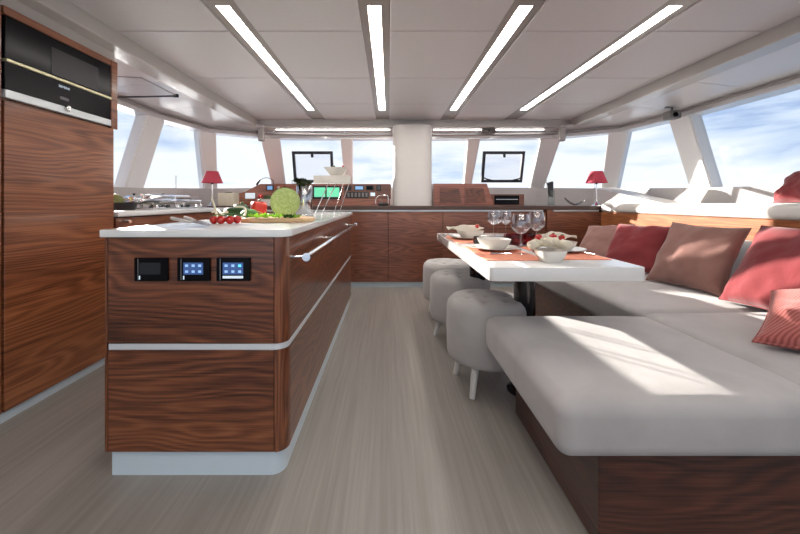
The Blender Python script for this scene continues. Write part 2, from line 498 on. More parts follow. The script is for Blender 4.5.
# window ring: half widths about XC
TOP = [(0.0, 4.72), (0.864, 4.72), (1.87, 4.65), (2.49, 4.25), (2.63, 3.54), (2.69, 1.35), (2.74, -2.6)]
BOT = [(0.0, 5.32, 1.22), (0.90, 5.30, 1.22), (1.95, 5.30, 1.215), (2.78, 4.90, 1.19), (2.87, 3.56, 1.145), (2.90, 1.35, 1.11), (2.94, -2.6, 1.11)]
WT = 1.85
def tp(i, s): return Vector((XC + s * TOP[i][0], TOP[i][1], WT))
def bp_(i, s): return Vector((XC + s * BOT[i][0], BOT[i][1], BOT[i][2]))

# outer ceiling, from the beam to the window heads, one panel per bay
def quad_slab(bm, pts, th):
    n = (pts[1] - pts[0]).cross(pts[3] - pts[0]).normalized()
    if n.z < 0: n = -n
    hexa(bm, pts, [p + n * th for p in pts])
    return bm
trim_no = 4
for s, side in ((-1, 'left'), (1, 'right')):
    bx = BXL - .15 if s < 0 else BXR + .15
    inner = [Vector((XC, BY + .10, 1.965)), Vector((XC + s * .864, BY + .10, 1.965)), Vector((XC + s * 1.75, BY + .10, 1.965)),
             Vector((bx, 4.30, 1.965)), Vector((bx, 3.50, 1.965)), Vector((bx, 1.35, 1.965)), Vector((bx, -2.6, 1.965))]
    outer = [tp(i, s) + Vector((s * .10 if i > 2 else s * .04, .10 if i < 4 else 0, 0.055)) for i in range(7)]
    root = struct('ceiling_%s' % side, quad_slab(bmesh.new(), [inner[5] + Vector((0, 0, .03)), outer[5] + Vector((0, 0, .03)), outer[6] + Vector((0, 0, .03)), inner[6] + Vector((0, 0, .03))], .02), 'ceiling_out')
    cuts = [(0, 1, 0, 1), (1, 2, 0, 1), (2, 3, 0, 1), (3, 4, 0, 1), (4, 5, 0, .32), (4, 5, .32, .66), (4, 5, .66, 1), (5, 6, 0, 1)]
    for a, b, t0, t1 in cuts:
        i0, i1 = inner[a].lerp(inner[b], t0), inner[a].lerp(inner[b], t1)
        o0, o1 = outer[a].lerp(outer[b], t0), outer[a].lerp(outer[b], t1)
        g = .003
        d = (i1 - i0).normalized() * g; e_ = (o1 - o0).normalized() * g
        obj('ceiling_panel', quad_slab(bmesh.new(), [i0 + d, o0 + e_, o1 - e_, i1 - d], .02), 'ceiling_out', root)
    # window head
    hb = bmesh.new()
    for i in range(6):
        a, b = tp(i, s), tp(i + 1, s)
        nrm = Vector((b.y - a.y, -(b.x - a.x), 0)).normalized() * (-s)
        if i < 3: nrm = Vector((nrm.x, abs(nrm.y), 0)).normalized()
        q = [a, b, b + nrm * .16, a + nrm * .16]
        hexa(hb, [p + Vector((0, 0, 0)) for p in q], [p + Vector((0, 0, .075)) for p in q])
    o = struct('trim_%d' % trim_no, hb, 'ceiling_out'); trim_no += 1
    # blind cassette line: darker slim rail under the head, inside
    rb = bmesh.new()
    for i in range(6):
        k_ = 1 - .016 / TOP[i][1] if i < 4 else 1
        a, b = [Vector((XC + (v.x - XC) * .990, v.y - (.02 if v.y > 3.9 else 0), v.z + .048)) for v in (tp(i, s), tp(i + 1, s))]
        tube([a, b], .012, 8, rb)
    struct('trim_%d' % trim_no, rb, 'header', True); trim_no += 1
    # sills: wall below the windows down to the floor
    for i in range(6):
        wb = bmesh.new()
        a, b = bp_(i, s), bp_(i + 1, s)
        a0, b0 = Vector((a.x, a.y, 0)), Vector((b.x, b.y, 0))
        nrm = Vector((b.y - a.y, -(b.x - a.x), 0)).normalized() * (-s)
        if i < 3: nrm = Vector((nrm.x, abs(nrm.y), 0)).normalized()
        t = .16
        hexa(wb, [a0, b0, b0 + nrm * t, a0 + nrm * t], [a, b, b + nrm * t, a + nrm * t])
        struct('wall_%s' % ('front' if i < 2 else side), wb, 'grey_wall')

# mullions
def mullion(i, s, wt, wb_, depth=.14, both=False):
    t, b = tp(i, s), bp_(i, s)
    prev, nxt = (i - 1, i + 1)
    dt = (tp(min(i + 1, 6), s) - tp(max(i - 1, 0), s)).normalized()
    nrm = Vector((dt.y, -dt.x, 0)) * (-s)
    if nrm.dot(Vector((s * TOP[i][0], TOP[i][1] - 2, 0))) < 0: nrm = -nrm
    bm = bmesh.new()
    def ring(c, w):
        return [c - dt * w / 2, c + dt * w / 2, c + dt * w / 2 + nrm * depth, c - dt * w / 2 + nrm * depth]
    t = t + Vector((0, 0, .02))
    hexa(bm, ring(b - (t - b) * .02, wb_), ring(t, wt))
    bmesh.ops.recalc_face_normals(bm, faces=bm.faces)
    bmesh.ops.bevel(bm, geom=[e for e in bm.edges if abs(e.verts[0].co.z - e.verts[1].co.z) > .3], offset=.012, segments=2, affect='EDGES')
    return bm
for s in (-1, 1):
    for i, wt, wb_ in ((1, .165, .11), (2, .25, .20), (3, .22, .20), (4, .24, .24), (5, .22, .22)):
        struct('trim_%d' % trim_no, mullion(i, s, wt, wb_), 'mullion'); trim_no += 1
# panes, set outboard of the mullion faces
win = 1
def pane(p):
    global win
    c = sum(p, Vector()) / 4
    n = (p[1] - p[0]).cross(p[3] - p[0]).normalized()
    if n.dot(c - Vector((XC, 2, 1.2))) < 0: n = -n
    q = [v + n * .10 for v in p]
    bm = bmesh.new(); hexa(bm, q, [v + n * .006 for v in q])
    struct('window_%d' % win, bm, 'pane'); win += 1
pane([bp_(1, -1), bp_(1, 1), tp(1, 1), tp(1, -1)])
for s in (-1, 1):
    for i in range(1, 6):
        pane([bp_(i, s), bp_(i + 1, s), tp(i + 1, s), tp(i, s)])

# ------------------------------------------------ ceiling light strips
LX = [-.90, -.08, .741, 1.547]
ln = ['leftmost', 'second from the left', 'third from the left', 'rightmost']
lt = ['recessed white ceiling light strip, leftmost of the four, above the kitchen island',
      'recessed white ceiling light strip, second from the left, pointing at the aisle',
      'recessed white ceiling light strip, third from the left, above the round stools',
      'recessed white ceiling light strip, rightmost of the four, nearest the sofa side']
r0 = thing('ceiling_light', lt[0], 'ceiling light', (LX[0], 2.965, CZ + .02), 'ceiling light strips')
fb = bmesh.new()
for a, b in (((-.082, -1.5, -.012), (-.037, 1.5, 0)), ((.037, -1.5, -.012), (.082, 1.5, 0)), ((-.037, -1.5, -.012), (.037, -1.078, 0)), ((-.037, 1.078, -.012), (.037, 1.5, 0))):
    box_bm(a, b, bm=fb)
obj('frame', fb, 'trough', r0, world=False)
obj('diffuser', box_bm((-.034, -1.074, -.008), (.034, 1.074, -.001)), 'strip', r0, world=False)
for x, l_ in zip(LX[1:], lt[1:]):
    dup(r0, (x, 2.965, CZ + .02), l_)

for x, w_ in zip(LX, ln):  # unseen aft row, added to fill the surfaces facing aft
    dup(r0, (x, -.35, CZ + .02), 'added white fill light strip, unseen aft row overhead, %s' % w_)
# slim cove strips between the front beam and the window heads
for x0, x1, lb in ((-1.50, .02, 'thin white cove light strip above the front windows, left of the column'), (.58, 2.05, 'thin white cove light strip above the front windows, right of the column')):
    r = thing('cove_light', lb, 'ceiling light', ((x0 + x1) / 2, 4.625, 1.955), 'cove light strips')
    obj('channel', box_bm((x0, 4.600, 1.956), (x1, 4.640, 1.9645)), 'trough', r)
    obj('diffuser', box_bm((x0 + .01, 4.604, 1.951), (x1 - .01, 4.636, 1.9558)), 'cove', r)

# ------------------------------------------------ column
cb = bmesh.new()
pts = []
for k in range(40):
    t = 2 * PI * k / 40
    cx, cy = math.cos(t), math.sin(t)
    pts.append((XC + .008 + .25 * math.copysign(abs(cx) ** .55, cx), 4.52 + .19 * math.copysign(abs(cy) ** .7, cy)))
struct('column', prism(pts, .953, 1.961), 'white_paint', True)

# ================================================================== tall cabinet, oven
tall = thing('tall_cabinet', 'tall dark walnut cabinet at the left edge housing the black oven', 'cabinet', (-2.05, 1.9, 0))
obj('carcass', box_bm((-2.42, 1.578, .045), (-1.762, 2.235, 1.885)), 'walnut_v', tall)
obj('door', box_bm((-1.76, 1.584, .047), (-1.74, 2.213, 1.462), .002, 1), 'walnut_tall', tall)
sb = bmesh.new()
box_bm((-1.762, 2.190, 1.462), (-1.736, 2.240, 1.89), .002, 1, sb)
obj('side_stile', sb, 'walnut_tall', tall)
obj('top_rail', box_bm((-1.762, 1.578, 1.852), (-1.738, 2.189, 1.89), .002, 1), 'walnut_tall', tall)
obj('toe_kick', box_bm((-2.40, 1.578, 0), (-1.75, 2.215, .044)), 'toe', tall)
tall2 = thing('tall_cabinet', 'tall dark walnut cabinet cut by the left edge, beside the oven cabinet', 'cabinet', (-2.05, 1.2, 0))
obj('carcass', box_bm((-2.42, .7, .045), (-1.762, 1.576, 1.885)), 'walnut_v', tall2)
obj('door', box_bm((-1.76, .704, .047), (-1.74, 1.572, 1.885), .002, 1), 'walnut_tall', tall2)
obj('toe_kick', box_bm((-2.40, .7, 0), (-1.75, 1.576, .044)), 'toe', tall2)
struct('wall_back', box_bm((-3.1, -2.6, 0), (-2.45, .69, 2.0)), 'white_paint')
struct('trim_40', box_bm((-2.45, -.6, 1.887), (-1.772, 2.26, CZ - .088)), 'beam')

ov = thing('oven', 'black glass built-in oven with steel control strip in the left cabinet', 'oven', (-1.75, 1.88, 1.475))
obj('door_glass', box_bm((-1.760, 1.584, 1.655), (-1.737, 2.186, 1.848), .002, 1), 'black_gloss', ov)
obj('control_glass', box_bm((-1.760, 1.584, 1.514), (-1.738, 2.186, 1.638), .002, 1), 'black_gloss', ov)
h = obj('reflection_strip', box_bm((-1.760, 1.584, 1.638), (-1.730, 2.186, 1.653), .003, 2), plain('pale_gold', srgb(196, 192, 156), rough=.3, metal=.5), ov)  # pale bar built in place of a light strip reflected in the glass
h['label'] = 'slim pale gold strip imitating a light reflection'
obj('window', box_bm((-1.7365, 1.80, 1.662), (-1.7355, 2.09, 1.80)), 'oven_glass', ov)
st = obj('steel_strip', box_bm((-1.760, 1.584, 1.474), (-1.734, 2.186, 1.512), .002, 1), 'alu', ov)
st['label'] = 'brushed steel strip below the glass'
k_ = lathe([(0, 0), (.016, 0), (.016, .012), (.014, .014), (0, .014)], 24)
bmesh.ops.rotate(k_, verts=k_.verts, matrix=Matrix.Rotation(PI / 2, 3, 'Y'))
bmesh.ops.translate(k_, verts=k_.verts, vec=(-1.734, 1.885, 1.503))
obj('knob', k_, 'steel', ov, True)
def lettering(txt, size, loc, rot, mat, parent, name='lettering'):
    cu = bpy.data.curves.new(name, 'FONT'); cu.body = txt; cu.size = size; cu.extrude = .0004
    cu.align_x = 'CENTER'; cu.align_y = 'CENTER'; cu.materials.append(M[mat])
    o = bpy.data.objects.new(name, cu); COL.objects.link(o)
    p, off = parent, Vector((0, 0, 0))
    while p is not None: off += p.location; p = p.parent
    me = bpy.data.meshes.new_from_object(o)
    bpy.data.objects.remove(o); o = bpy.data.objects.new(name, me); COL.objects.link(o)
    o.parent = parent; o.location = Vector(loc) - off; o.rotation_euler = rot
    return o
lettering('SIEMENS', .017, (-1.7374, 1.873, 1.612), (PI / 2, 0, PI / 2), 'scr_pale', ov)
obj('clock_display', box_bm((-1.7378, 1.85, 1.545), (-1.7374, 1.90, 1.560)), plain('dim_display', srgb(52, 48, 60), rough=.2), ov)

# ================================================================== kitchen island
IX0, IX1, IY0, IY1 = -1.032, -.372, 1.27, 3.42
R = .045
isl = thing('kitchen_island', 'walnut kitchen island with three small screens and long side rail', 'kitchen island', (-.70, 2.34, 0))
def corner_outline(x0, x1, y0, y1, r, n=8):
    """rectangle rounded at the near right corner"""
    p = [(x0, y0)]
    for k in range(n + 1):
        t = -PI / 2 + PI / 2 * k / n
        p.append((x1 - r + r * math.cos(t), y0 + r + r * math.sin(t)))
    return p + [(x1, y1), (x0, y1)]
def quarter(x1, y0, r, z0, z1, g=.0015, n=10):
    p = [(x1 - r + g, y0 + r), (x1 - r + g, y0)]
    for k in range(n + 1):
        t = -PI / 2 + PI / 2 * k / n
        p.append((x1 - r + max(g, r * math.cos(t)), y0 + r + min(-g, r * math.sin(t))))
    return prism(p, z0, z1)
obj('carcass', prism(corner_outline(IX0 + .004, IX1 - .006, IY0 + .006, IY1, R), .092, .872), 'dark_gap', isl)
for z0, z1, nm in ((.092, .462, 'lower'), (.486, .872, 'upper')):
    obj(nm + '_front_panel', box_bm((IX0 + .012, IY0, z0), (IX1 - R - .001, IY0 + .018, z1), .0015, 1), 'walnut_b' if nm == 'lower' else 'walnut', isl)
    obj(nm + '_edge_stile', box_bm((IX0, IY0 + .001, z0), (IX0 + .010, IY1, z1)), 'walnut_v', isl)
    obj(nm + '_corner_post', quarter(IX1, IY0, R, z0, z1), 'walnut_v', isl, True)
    obj(nm + '_side_panel', box_bm((IX1 - .018, IY0 + R + .001, z0), (IX1, IY1, z1), .0015, 1), 'walnut_b' if nm == 'lower' else 'walnut', isl)
b_ = obj('metal_band', prism(corner_outline(IX0 + .014, IX1 - .001, IY0 + .001, IY1, R), .4635, .4845), 'alu', isl, True)
b_['label'] = 'pale aluminium band between upper and lower panels'
b_ = obj('toe_kick', prism(corner_outline(IX0 + .018, IX1 - .014, IY0 + .012, IY1 - .02, R + .005, 12), 0, .0915), 'toe', isl, True)
b_['label'] = 'pale blue-grey plinth'
# rail on the aisle side
RX, RZ = -.312, .792
rail = obj('rail', tube([(RX, 1.325, RZ), (RX, 3.25, RZ)], .0125, 20), 'chrome', isl, True)
rail['label'] = 'long chrome rail on the aisle side'
for y in (1.345, 2.05, 3.20):
    tb = tube([(IX1 - .001, y, RZ - .002), (RX, y, RZ)], .006, 10)
    obj('rail_bracket', tb, 'chrome', rail, True)
for y in (1.322, 3.253):
    tb = tube([(RX, y - .004, RZ), (RX, y + .004, RZ)], .0155, 20)
    obj('rail_cap', tb, 'chrome', rail, True)
# three screens
for i, (xa, xb) in enumerate(((136, 169), (178.7, 211), (217.5, 251))):
    Y = IY0
    x0, x1 = (xa - 389) * Y / F, (xb - 389) * Y / F
    z1, z0 = 1 - (257.5 - 202) * Y / F, 1 - (280.5 - 202) * Y / F
    scr = obj('control_screen', box_bm((x0, IY0 - .010, z0), (x1, IY0 + .001, z1), .002, 2), 'black_gloss', isl)
    scr['label'] = ['blank black control screen, left of the three', 'control screen with six blue icons, middle of the three', 'control screen with blue icons over a white bar, right of the three'][i]
    w = x1 - x0
    sx0, sx1 = x0 + w * (.20 if i else .16), x0 + w * (.80 if i else .80)
    sz0, sz1 = z0 + .024, z1 - .017
    obj('display', box_bm((sx0, IY0 - .0112, sz0), (sx1, IY0 - .0099, sz1)), 'scr_blue' if i else 'screen_off', scr)
    if i:
        for r_ in range(2):
            for c_ in range(3):
                cx = sx0 + (sx1 - sx0) * (c_ + .5) / 3 ; cz = sz0 + (sz1 - sz0) * (r_ + .5) / 2
                d = .0055
                obj('icon', box_bm((cx - d, IY0 - .0118, cz - d * .8), (cx + d, IY0 - .0111, cz + d * .8), .0002, 1), 'scr_cyan' if (i == 2 and r_ == 1 and c_ == 2) else 'scr_icon', scr)
    if i == 2:
        obj('button_bar', box_bm((sx0, IY0 - .0118, z0 + .010), (sx1, IY0 - .0099, z0 + .019)), 'scr_pale', scr)
    else:
        obj('indicator', box_bm((sx0 - .001, IY0 - .0116, z0 + .006), (sx0 + .003, IY0 - .0099, z0 + .019)), 'scr_pale', scr)
    obj('bezel_edge', box_bm((x0 + .014, IY0 - .0108, z0 + .003), (x0 + .0155, IY0 - .0099, z1 - .003)), 'steel', scr)

top = obj('island_worktop', prism(corner_outline(-1.042, -.362, 1.26, 3.45, .055, 12), .8725, .90, .003, 2), 'white_top', None, True)
tag(top, 'glossy white worktop with rounded corner on the walnut kitchen island', 'worktop')
IT = .90

# ================================================================== galley counter on the left wall
gal = thing('galley_cabinet', 'walnut galley cabinet along the left windows behind the island', 'cabinet', (-2.1, 3.2, 0))
obj('carcass', box_bm((-2.50, 2.25, .05), (-1.775, 4.06, .90)), 'dark_gap', gal)
ys = [2.25, 2.85, 3.45, 4.06]
for a, b in zip(ys, ys[1:]):
    obj('drawer', box_bm((-1.775, a + .002, .60), (-1.757, b - .002, .895), .0015, 1), 'walnut_back', gal)
    obj('drawer', box_bm((-1.775, a + .002, .08), (-1.757, b - .002, .595), .0015, 1), 'walnut_back', gal)
obj('toe_kick', box_bm((-2.45, 2.25, 0), (-1.79, 4.06, .049)), 'toe', gal)
lt_ = obj('catch', tube([(-1.757, 2.30, .872), (-1.70, 2.30, .872)], .012, 14), 'chrome', gal, True)
gt = obj('galley_worktop', prism([(-2.52, 2.242), (-1.735, 2.242), (-1.735, 3.98), (-1.80, 4.07), (-2.52, 4.07)], .902, .94, .012, 4), 'white_top', None, True)
tag(gt, 'white galley worktop under the left windows carrying the gas hob', 'worktop')
GT = .94

# hob with pots
hob = thing('gas_hob', 'steel gas hob with pan grates and two-bar front rail on the left galley worktop', 'hob', (-2.1, 3.2, GT))
obj('hob_plate', box_bm((-2.36, 2.80, GT), (-1.90, 3.66, GT + .012), .004, 2), 'steel', hob)
for i in range(2):
    for j in range(2):
        cx, cy = -2.24 + .22 * i, 3.02 + .42 * j
        bu = lathe([(0, .0), (.045, 0), (.045, .012), (.032, .014), (.032, .022), (0, .022)], 20, c=(cx, cy, GT + .012))
        b1 = obj('burner', bu, 'black', hob, True)
        gb = bmesh.new()
        for d in (-.09, 0, .09):
            box_bm((cx - .10, cy + d - .006, GT + .040), (cx + .10, cy + d + .006, GT + .052), bm=gb)
        for d in (-.095, .095):
            box_bm((cx + d - .006, cy - .16, GT + .040), (cx + d + .006, cy + .16, GT + .052), bm=gb)
            for f in (-.15, .15):
                box_bm((cx + d - .006, cy + f - .006, GT + .012), (cx + d + .006, cy + f + .006, GT + .042), bm=gb)
        obj('grate', gb, 'steel', b1)
for k in range(5):
    kb = lathe([(0, 0), (.018, 0), (.015, .026), (0, .026)], 16, c=(-1.925, 2.90 + .15 * k, GT + .012))
    obj('knob', kb, 'black' if k % 2 else 'chrome', hob, True)
fr = bmesh.new()
for z, y0, y1 in ((GT + .118, 2.76, 3.42), (GT + .076, 2.76, 3.64)):
    tube([(-1.955, y0, z), (-1.955, y1, z)], .0075, 8, fr)
for y in (2.78, 3.20, 3.62):
    tube([(-1.955, y, GT + .012), (-1.955, y, GT + (.118 if y < 3.5 else .076))], .006, 8, fr)
obj('front_rail', fr, 'chrome', hob, True)

pan = thing('frying_pan', 'deep black pan on the galley worktop beside the tall oven cabinet', 'pan', (-1.97, 2.60, GT))
obj('bowl', lathe([(0, 0), (.070, 0), (.088, .050), (.092, .056), (.088, .052), (.070, .006), (0, .006)], 36, c=(-1.97, 2.60, GT)), 'black', pan, True)
obj('handle', tube(curve_pts([(-1.90, 2.66, GT + .050), (-1.86, 2.72, GT + .064), (-1.83, 2.78, GT + .062)], 4), [.008] * 9, 8), 'black', pan, True)
pot = thing('saucepan', 'low steel saucepan with lid on the galley hob', 'pan', (-2.24, 3.44, GT + .0525))
PC = (-2.22, 3.44, GT + .0525)
obj('body', lathe([(0, 0), (.10, 0), (.105, .006), (.105, .045), (.11, .047), (.10, .046), (.098, .008), (0, .008)], 36, c=PC), 'steel', pot, True)
lid = obj('lid', lathe([(.106, .0475), (.09, .058), (.03, .066), (0, .067)], 36, c=PC), 'steel', pot, True)
obj('lid_knob', lathe([(0, .067), (.006, .067), (.006, .078), (.014, .082), (.012, .092), (0, .093)], 16, c=PC), 'black', lid, True)
obj('handle', tube([(-2.12, 3.46, GT + .095), (-1.92, 3.50, GT + .105)], .007, 8), 'chrome', pot, True)
ket = thing('kettle', 'small shiny steel pot in the middle of the galley hob', 'pot', (-2.20, 3.02, GT + .0525))
PC = (-2.20, 3.02, GT + .0525)
obj('body', lathe([(0, 0), (.075, 0), (.082, .012), (.078, .045), (.05, .062), (.012, .066), (0, .067)], 32, c=PC), 'chrome', ket, True)
obj('lid_knob', lathe([(0, .067), (.005, .067), (.012, .080), (0, .084)], 14, c=PC), 'black', ket, True)
obj('spout', tube([(-2.13, 3.03, GT + .085), (-2.08, 3.04, GT + .115)], [.012, .007], 10), 'chrome', ket, True)
fb_ = thing('melon', 'olive-green melon behind the tall oven cabinet on the galley worktop', 'melon', (-2.25, 2.70, GT))
fb_.location = (-2.13, 2.86 - .16, GT)
mel = blob((-2.13, 2.70, GT + .062), (.072, .075, .062), 3, .06)
fb_.location = (-2.13, 2.70, GT)
bmesh.ops.translate(mel, verts=mel.verts, vec=(0, 0, GT - min(v.co.z for v in mel.verts)))
obj('flesh', mel, plain('melon', srgb(112, 118, 60), rough=.5, var=.4, bscale=80), fb_, True)
obj('stem', tube([(-2.13, 2.70, GT + .12), (-2.125, 2.70, GT + .145)], .005, 6), 'herb', fb_)

# ================================================================== back cabinets
BC = .953
xs = [-1.735, -1.10, -.455, -.01, .63, 1.22, 1.83]
bk = thing('low_cabinet', 'long low walnut cabinet run under the front windows beside the column', 'cabinet', (.1, 4.3, 0))
obj('carcass', box_bm((-1.735, 4.10, .068), (1.832, 4.6, .902)), 'dark_gap', bk)
for a, b in zip(xs, xs[1:]):
    obj('door', box_bm((a + .0025, 4.08, .068), (b - .0025, 4.10, .882), .0015, 1), 'walnut_back', bk)
b_ = obj('light_profile', box_bm((-1.735, 4.085, .889), (1.80, 4.105, .908)), 'alu', bk)
b_['label'] = 'pale metal strip under the counter edge'
obj('toe_kick', box_bm((-1.735, 4.12, 0), (1.832, 4.58, .0675)), 'toe', bk)
bk2 = thing('low_cabinet', 'low walnut cabinet in the far right corner beside the sofa ledge', 'cabinet', (2.2, 4.3, 0))
obj('side_panel', box_bm((1.836, 4.06, .0), (1.90, 4.6, .909)), 'walnut_back', bk2)
obj('carcass', box_bm((1.90, 4.10, .068), (2.75, 4.6, .902)), 'dark_gap', bk2)
obj('door', box_bm((1.903, 4.08, .068), (2.50, 4.10, .882), .0015, 1), 'walnut_back', bk2)
b_ = obj('light_profile', box_bm((1.92, 4.085, .889), (2.45, 4.105, .908)), 'alu', bk2)
obj('toe_kick', box_bm((1.90, 4.12, 0), (2.75, 4.58, .0675)), 'toe', bk2)
wt = obj('long_worktop', prism([(-2.36, 4.075), (2.92, 4.065), (2.96, 4.8), (2.30, 5.18), (-1.72, 5.18), (-2.36, 4.78)], .910, BC, .003, 1), 'counter_edge', None)
tag(wt, 'long dark-edged counter under the front windows carrying column, lamps and helm', 'worktop')

# ================================================================== helm console
hc = thing('helm_console', 'brown wood helm console with green chart screens left of the column', 'console', (-.9, 4.7, BC))
def face_prism(outline, y0, y1, bm=None):
    bm = bm or bmesh.new()
    hexa(bm, [(x, y0, z) for x, z in outline], [(x, y1, z) for x, z in outline])
    return bm
obj('body', face_prism([(-2.22, BC + .001), (.015, BC + .001), (.015, 1.232), (-1.66, 1.232), (-1.84, 1.135), (-2.02, 1.09)], 4.50, 5.05), 'helm_wood', hc)
HY = 4.50
def hx(px): return (px - 389) * HY / F
def hz(py): return 1 - (py - 202) * HY / F
def hpart(name, px0, py0, px1, py1, mat, d=.012, bev=.002, parent=None, label=None):
    o = obj(name, box_bm((hx(px0), HY - d, hz(py1)), (hx(px1), HY + .002, hz(py0)), bev, 1), mat, parent or hc)
    if label: o['label'] = label
    return o
bz = hpart('chart_display', 312.5, 186, 341.5, 199, 'black', .02, label='wide black frame with two green chart screens')
for a, b in ((314.5, 325.5), (327, 339.5)):
    o = obj('screen', box_bm((hx(a), HY - .022, hz(197)), (hx(b), HY - .0195, hz(187.5))), 'scr_green', bz)
hpart('panel_frame', 344, 184.8, 391, 198.7, 'walnut_back', .004)
for a, b, c, d, m_ in ((345, 351.5, 185.6, 190.5, 'black'), (354.5, 364, 185.5, 190.3, 'scr_sky'), (366, 373.5, 185.5, 190.3, 'black_gloss'), (376.5, 381, 185, 191, 'dark_grey')):
    o = hpart('instrument', a, c, b, d, 'black', .016)
    obj('dial', box_bm((hx(a) + .012, HY - .018, hz(d) + .01), (hx(b) - .012, HY - .0155, hz(c) - .01)), m_, o)
hpart('switch_panel', 346, 192, 368.8, 198, 'black', .010)
for k in range(6):
    hpart('switch', 347.5 + k * 3.6, 192.8, 349.6 + k * 3.6, 197, 'grey_fix', .016, .001)
hpart('paper_label', 370.5, 192.6, 375, 196, 'scr_pale', .008, .0)
# left part of the console: small display, switches, white sheet
o = hpart('instrument', 266.5, 185.2, 274, 190.5, 'black', .014)
obj('dial', box_bm((hx(267.7), HY - .016, hz(189.7)), (hx(272.8), HY - .0135, hz(186))), 'scr_sky', o)
hpart('instrument', 277, 185.5, 287, 190, 'helm_wood', .012)
for k in range(3):
    hpart('switch', 278 + k * 3, 186.3, 280 + k * 3, 189, ['pad', 'brown_food', 'black'][k], .018, .001)
hpart('note_sheet', 245.5, 193, 255, 198.5, 'scr_pale', .006, .0, label='white backlit panel on the slanted left wing')
hpart('shelf_front', 259, 198.5, 291, 204.8, 'counter_edge', .02)
# throttle with chrome bow
th = thing('throttle', 'black throttle lever with chrome bow beside the column on the counter', 'throttle', (-.08, 4.38, BC))
obj('base', box_bm((-.135, 4.33, BC), (-.01, 4.43, BC + .035), .01, 3), 'black', th, True)
obj('bow', tube(curve_pts([(-.165, 4.38, BC + .02), (-.165, 4.38, BC + .08), (-.12, 4.38, BC + .125), (-.03, 4.38, BC + .13), (-.012, 4.38, BC + .10), (-.012, 4.38, BC + .03)], 5), .006, 10), 'chrome', th, True)
obj('lever', tube([(-.09, 4.38, BC + .03), (-.10, 4.37, BC + .09)], .007, 10), 'chrome', th, True)
gm = thing('microphone', 'small black gooseneck microphone on top of the helm console wing', 'microphone', (-1.62, 4.6, 1.232))
obj('neck', tube(curve_pts([(-1.50, 4.55, 1.233), (-1.52, 4.55, 1.29), (-1.60, 4.55, 1.315), (-1.68, 4.55, 1.285)], 5), .004, 8), 'black', gm, True)
obj('head', tube([(-1.675, 4.55, 1.29), (-1.715, 4.55, 1.235), (-1.72, 4.55, 1.215)], [.010, .016, .012], 12), 'black', gm, True)

# chart locker to the right of the column
cl = thing('chart_locker', 'brown wooden locker box with two panelled doors right of the column', 'cabinet', (.9, 4.6, BC))
obj('body', face_prism([(.562, BC + .001), (1.325, BC + .001), (1.235, 1.232), (.562, 1.232)], 4.42, 4.95), 'helm_wood', cl)
fbm = bmesh.new()
def lx(px): return (px - 389) * 4.42 / F
def lz(py): return 1 - (py - 202) * 4.42 / F
for a, b in ((439, 462), (464.5, 487.5)):
    box_bm((lx(a), 4.408, lz(203.7)), (lx(b), 4.4215, lz(202.8)), bm=fbm)
    box_bm((lx(a), 4.408, lz(188.2)), (lx(b) - .04, 4.4215, lz(187.3)), bm=fbm)
    box_bm((lx(a), 4.408, lz(203.7)), (lx(a) + .012, 4.4215, lz(187.3)), bm=fbm)
obj('door_frame', fbm, 'helm_wood', cl)
for a, b in ((440, 461.5), (465.5, 486)):
    d_ = obj('door_panel', face_prism([(lx(a), lz(203)), (lx(b), lz(203)), (lx(b) - .035, lz(188.2)), (lx(a), lz(188.2))], 4.414, 4.421), 'walnut_b', cl)
    for q in range(7):
        z = lz(202.5) + q * (lz(188.6) - lz(202.5)) / 7
        obj('slat', box_bm((lx(a) + .006, 4.409, z + .003), (lx(b) - .045, 4.4145, z + .021)), 'walnut_b', d_)
st = thing('stereo', 'black stereo unit in a wood surround right of the panelled locker', 'stereo', (1.52, 4.7, BC))
obj('surround', face_prism([(1.335, BC + .001), (1.745, BC + .001), (1.745, 1.10), (1.29, 1.10)], 4.52, 4.85), 'walnut_back', st)
obj('front', box_bm((1.36, 4.512, BC + .015), (1.68, 4.522, 1.085), .002, 1), 'black_gloss', st)
obj('tray_slot', box_bm((1.38, 4.507, 1.03), (1.66, 4.513, 1.038)), 'steel', st)

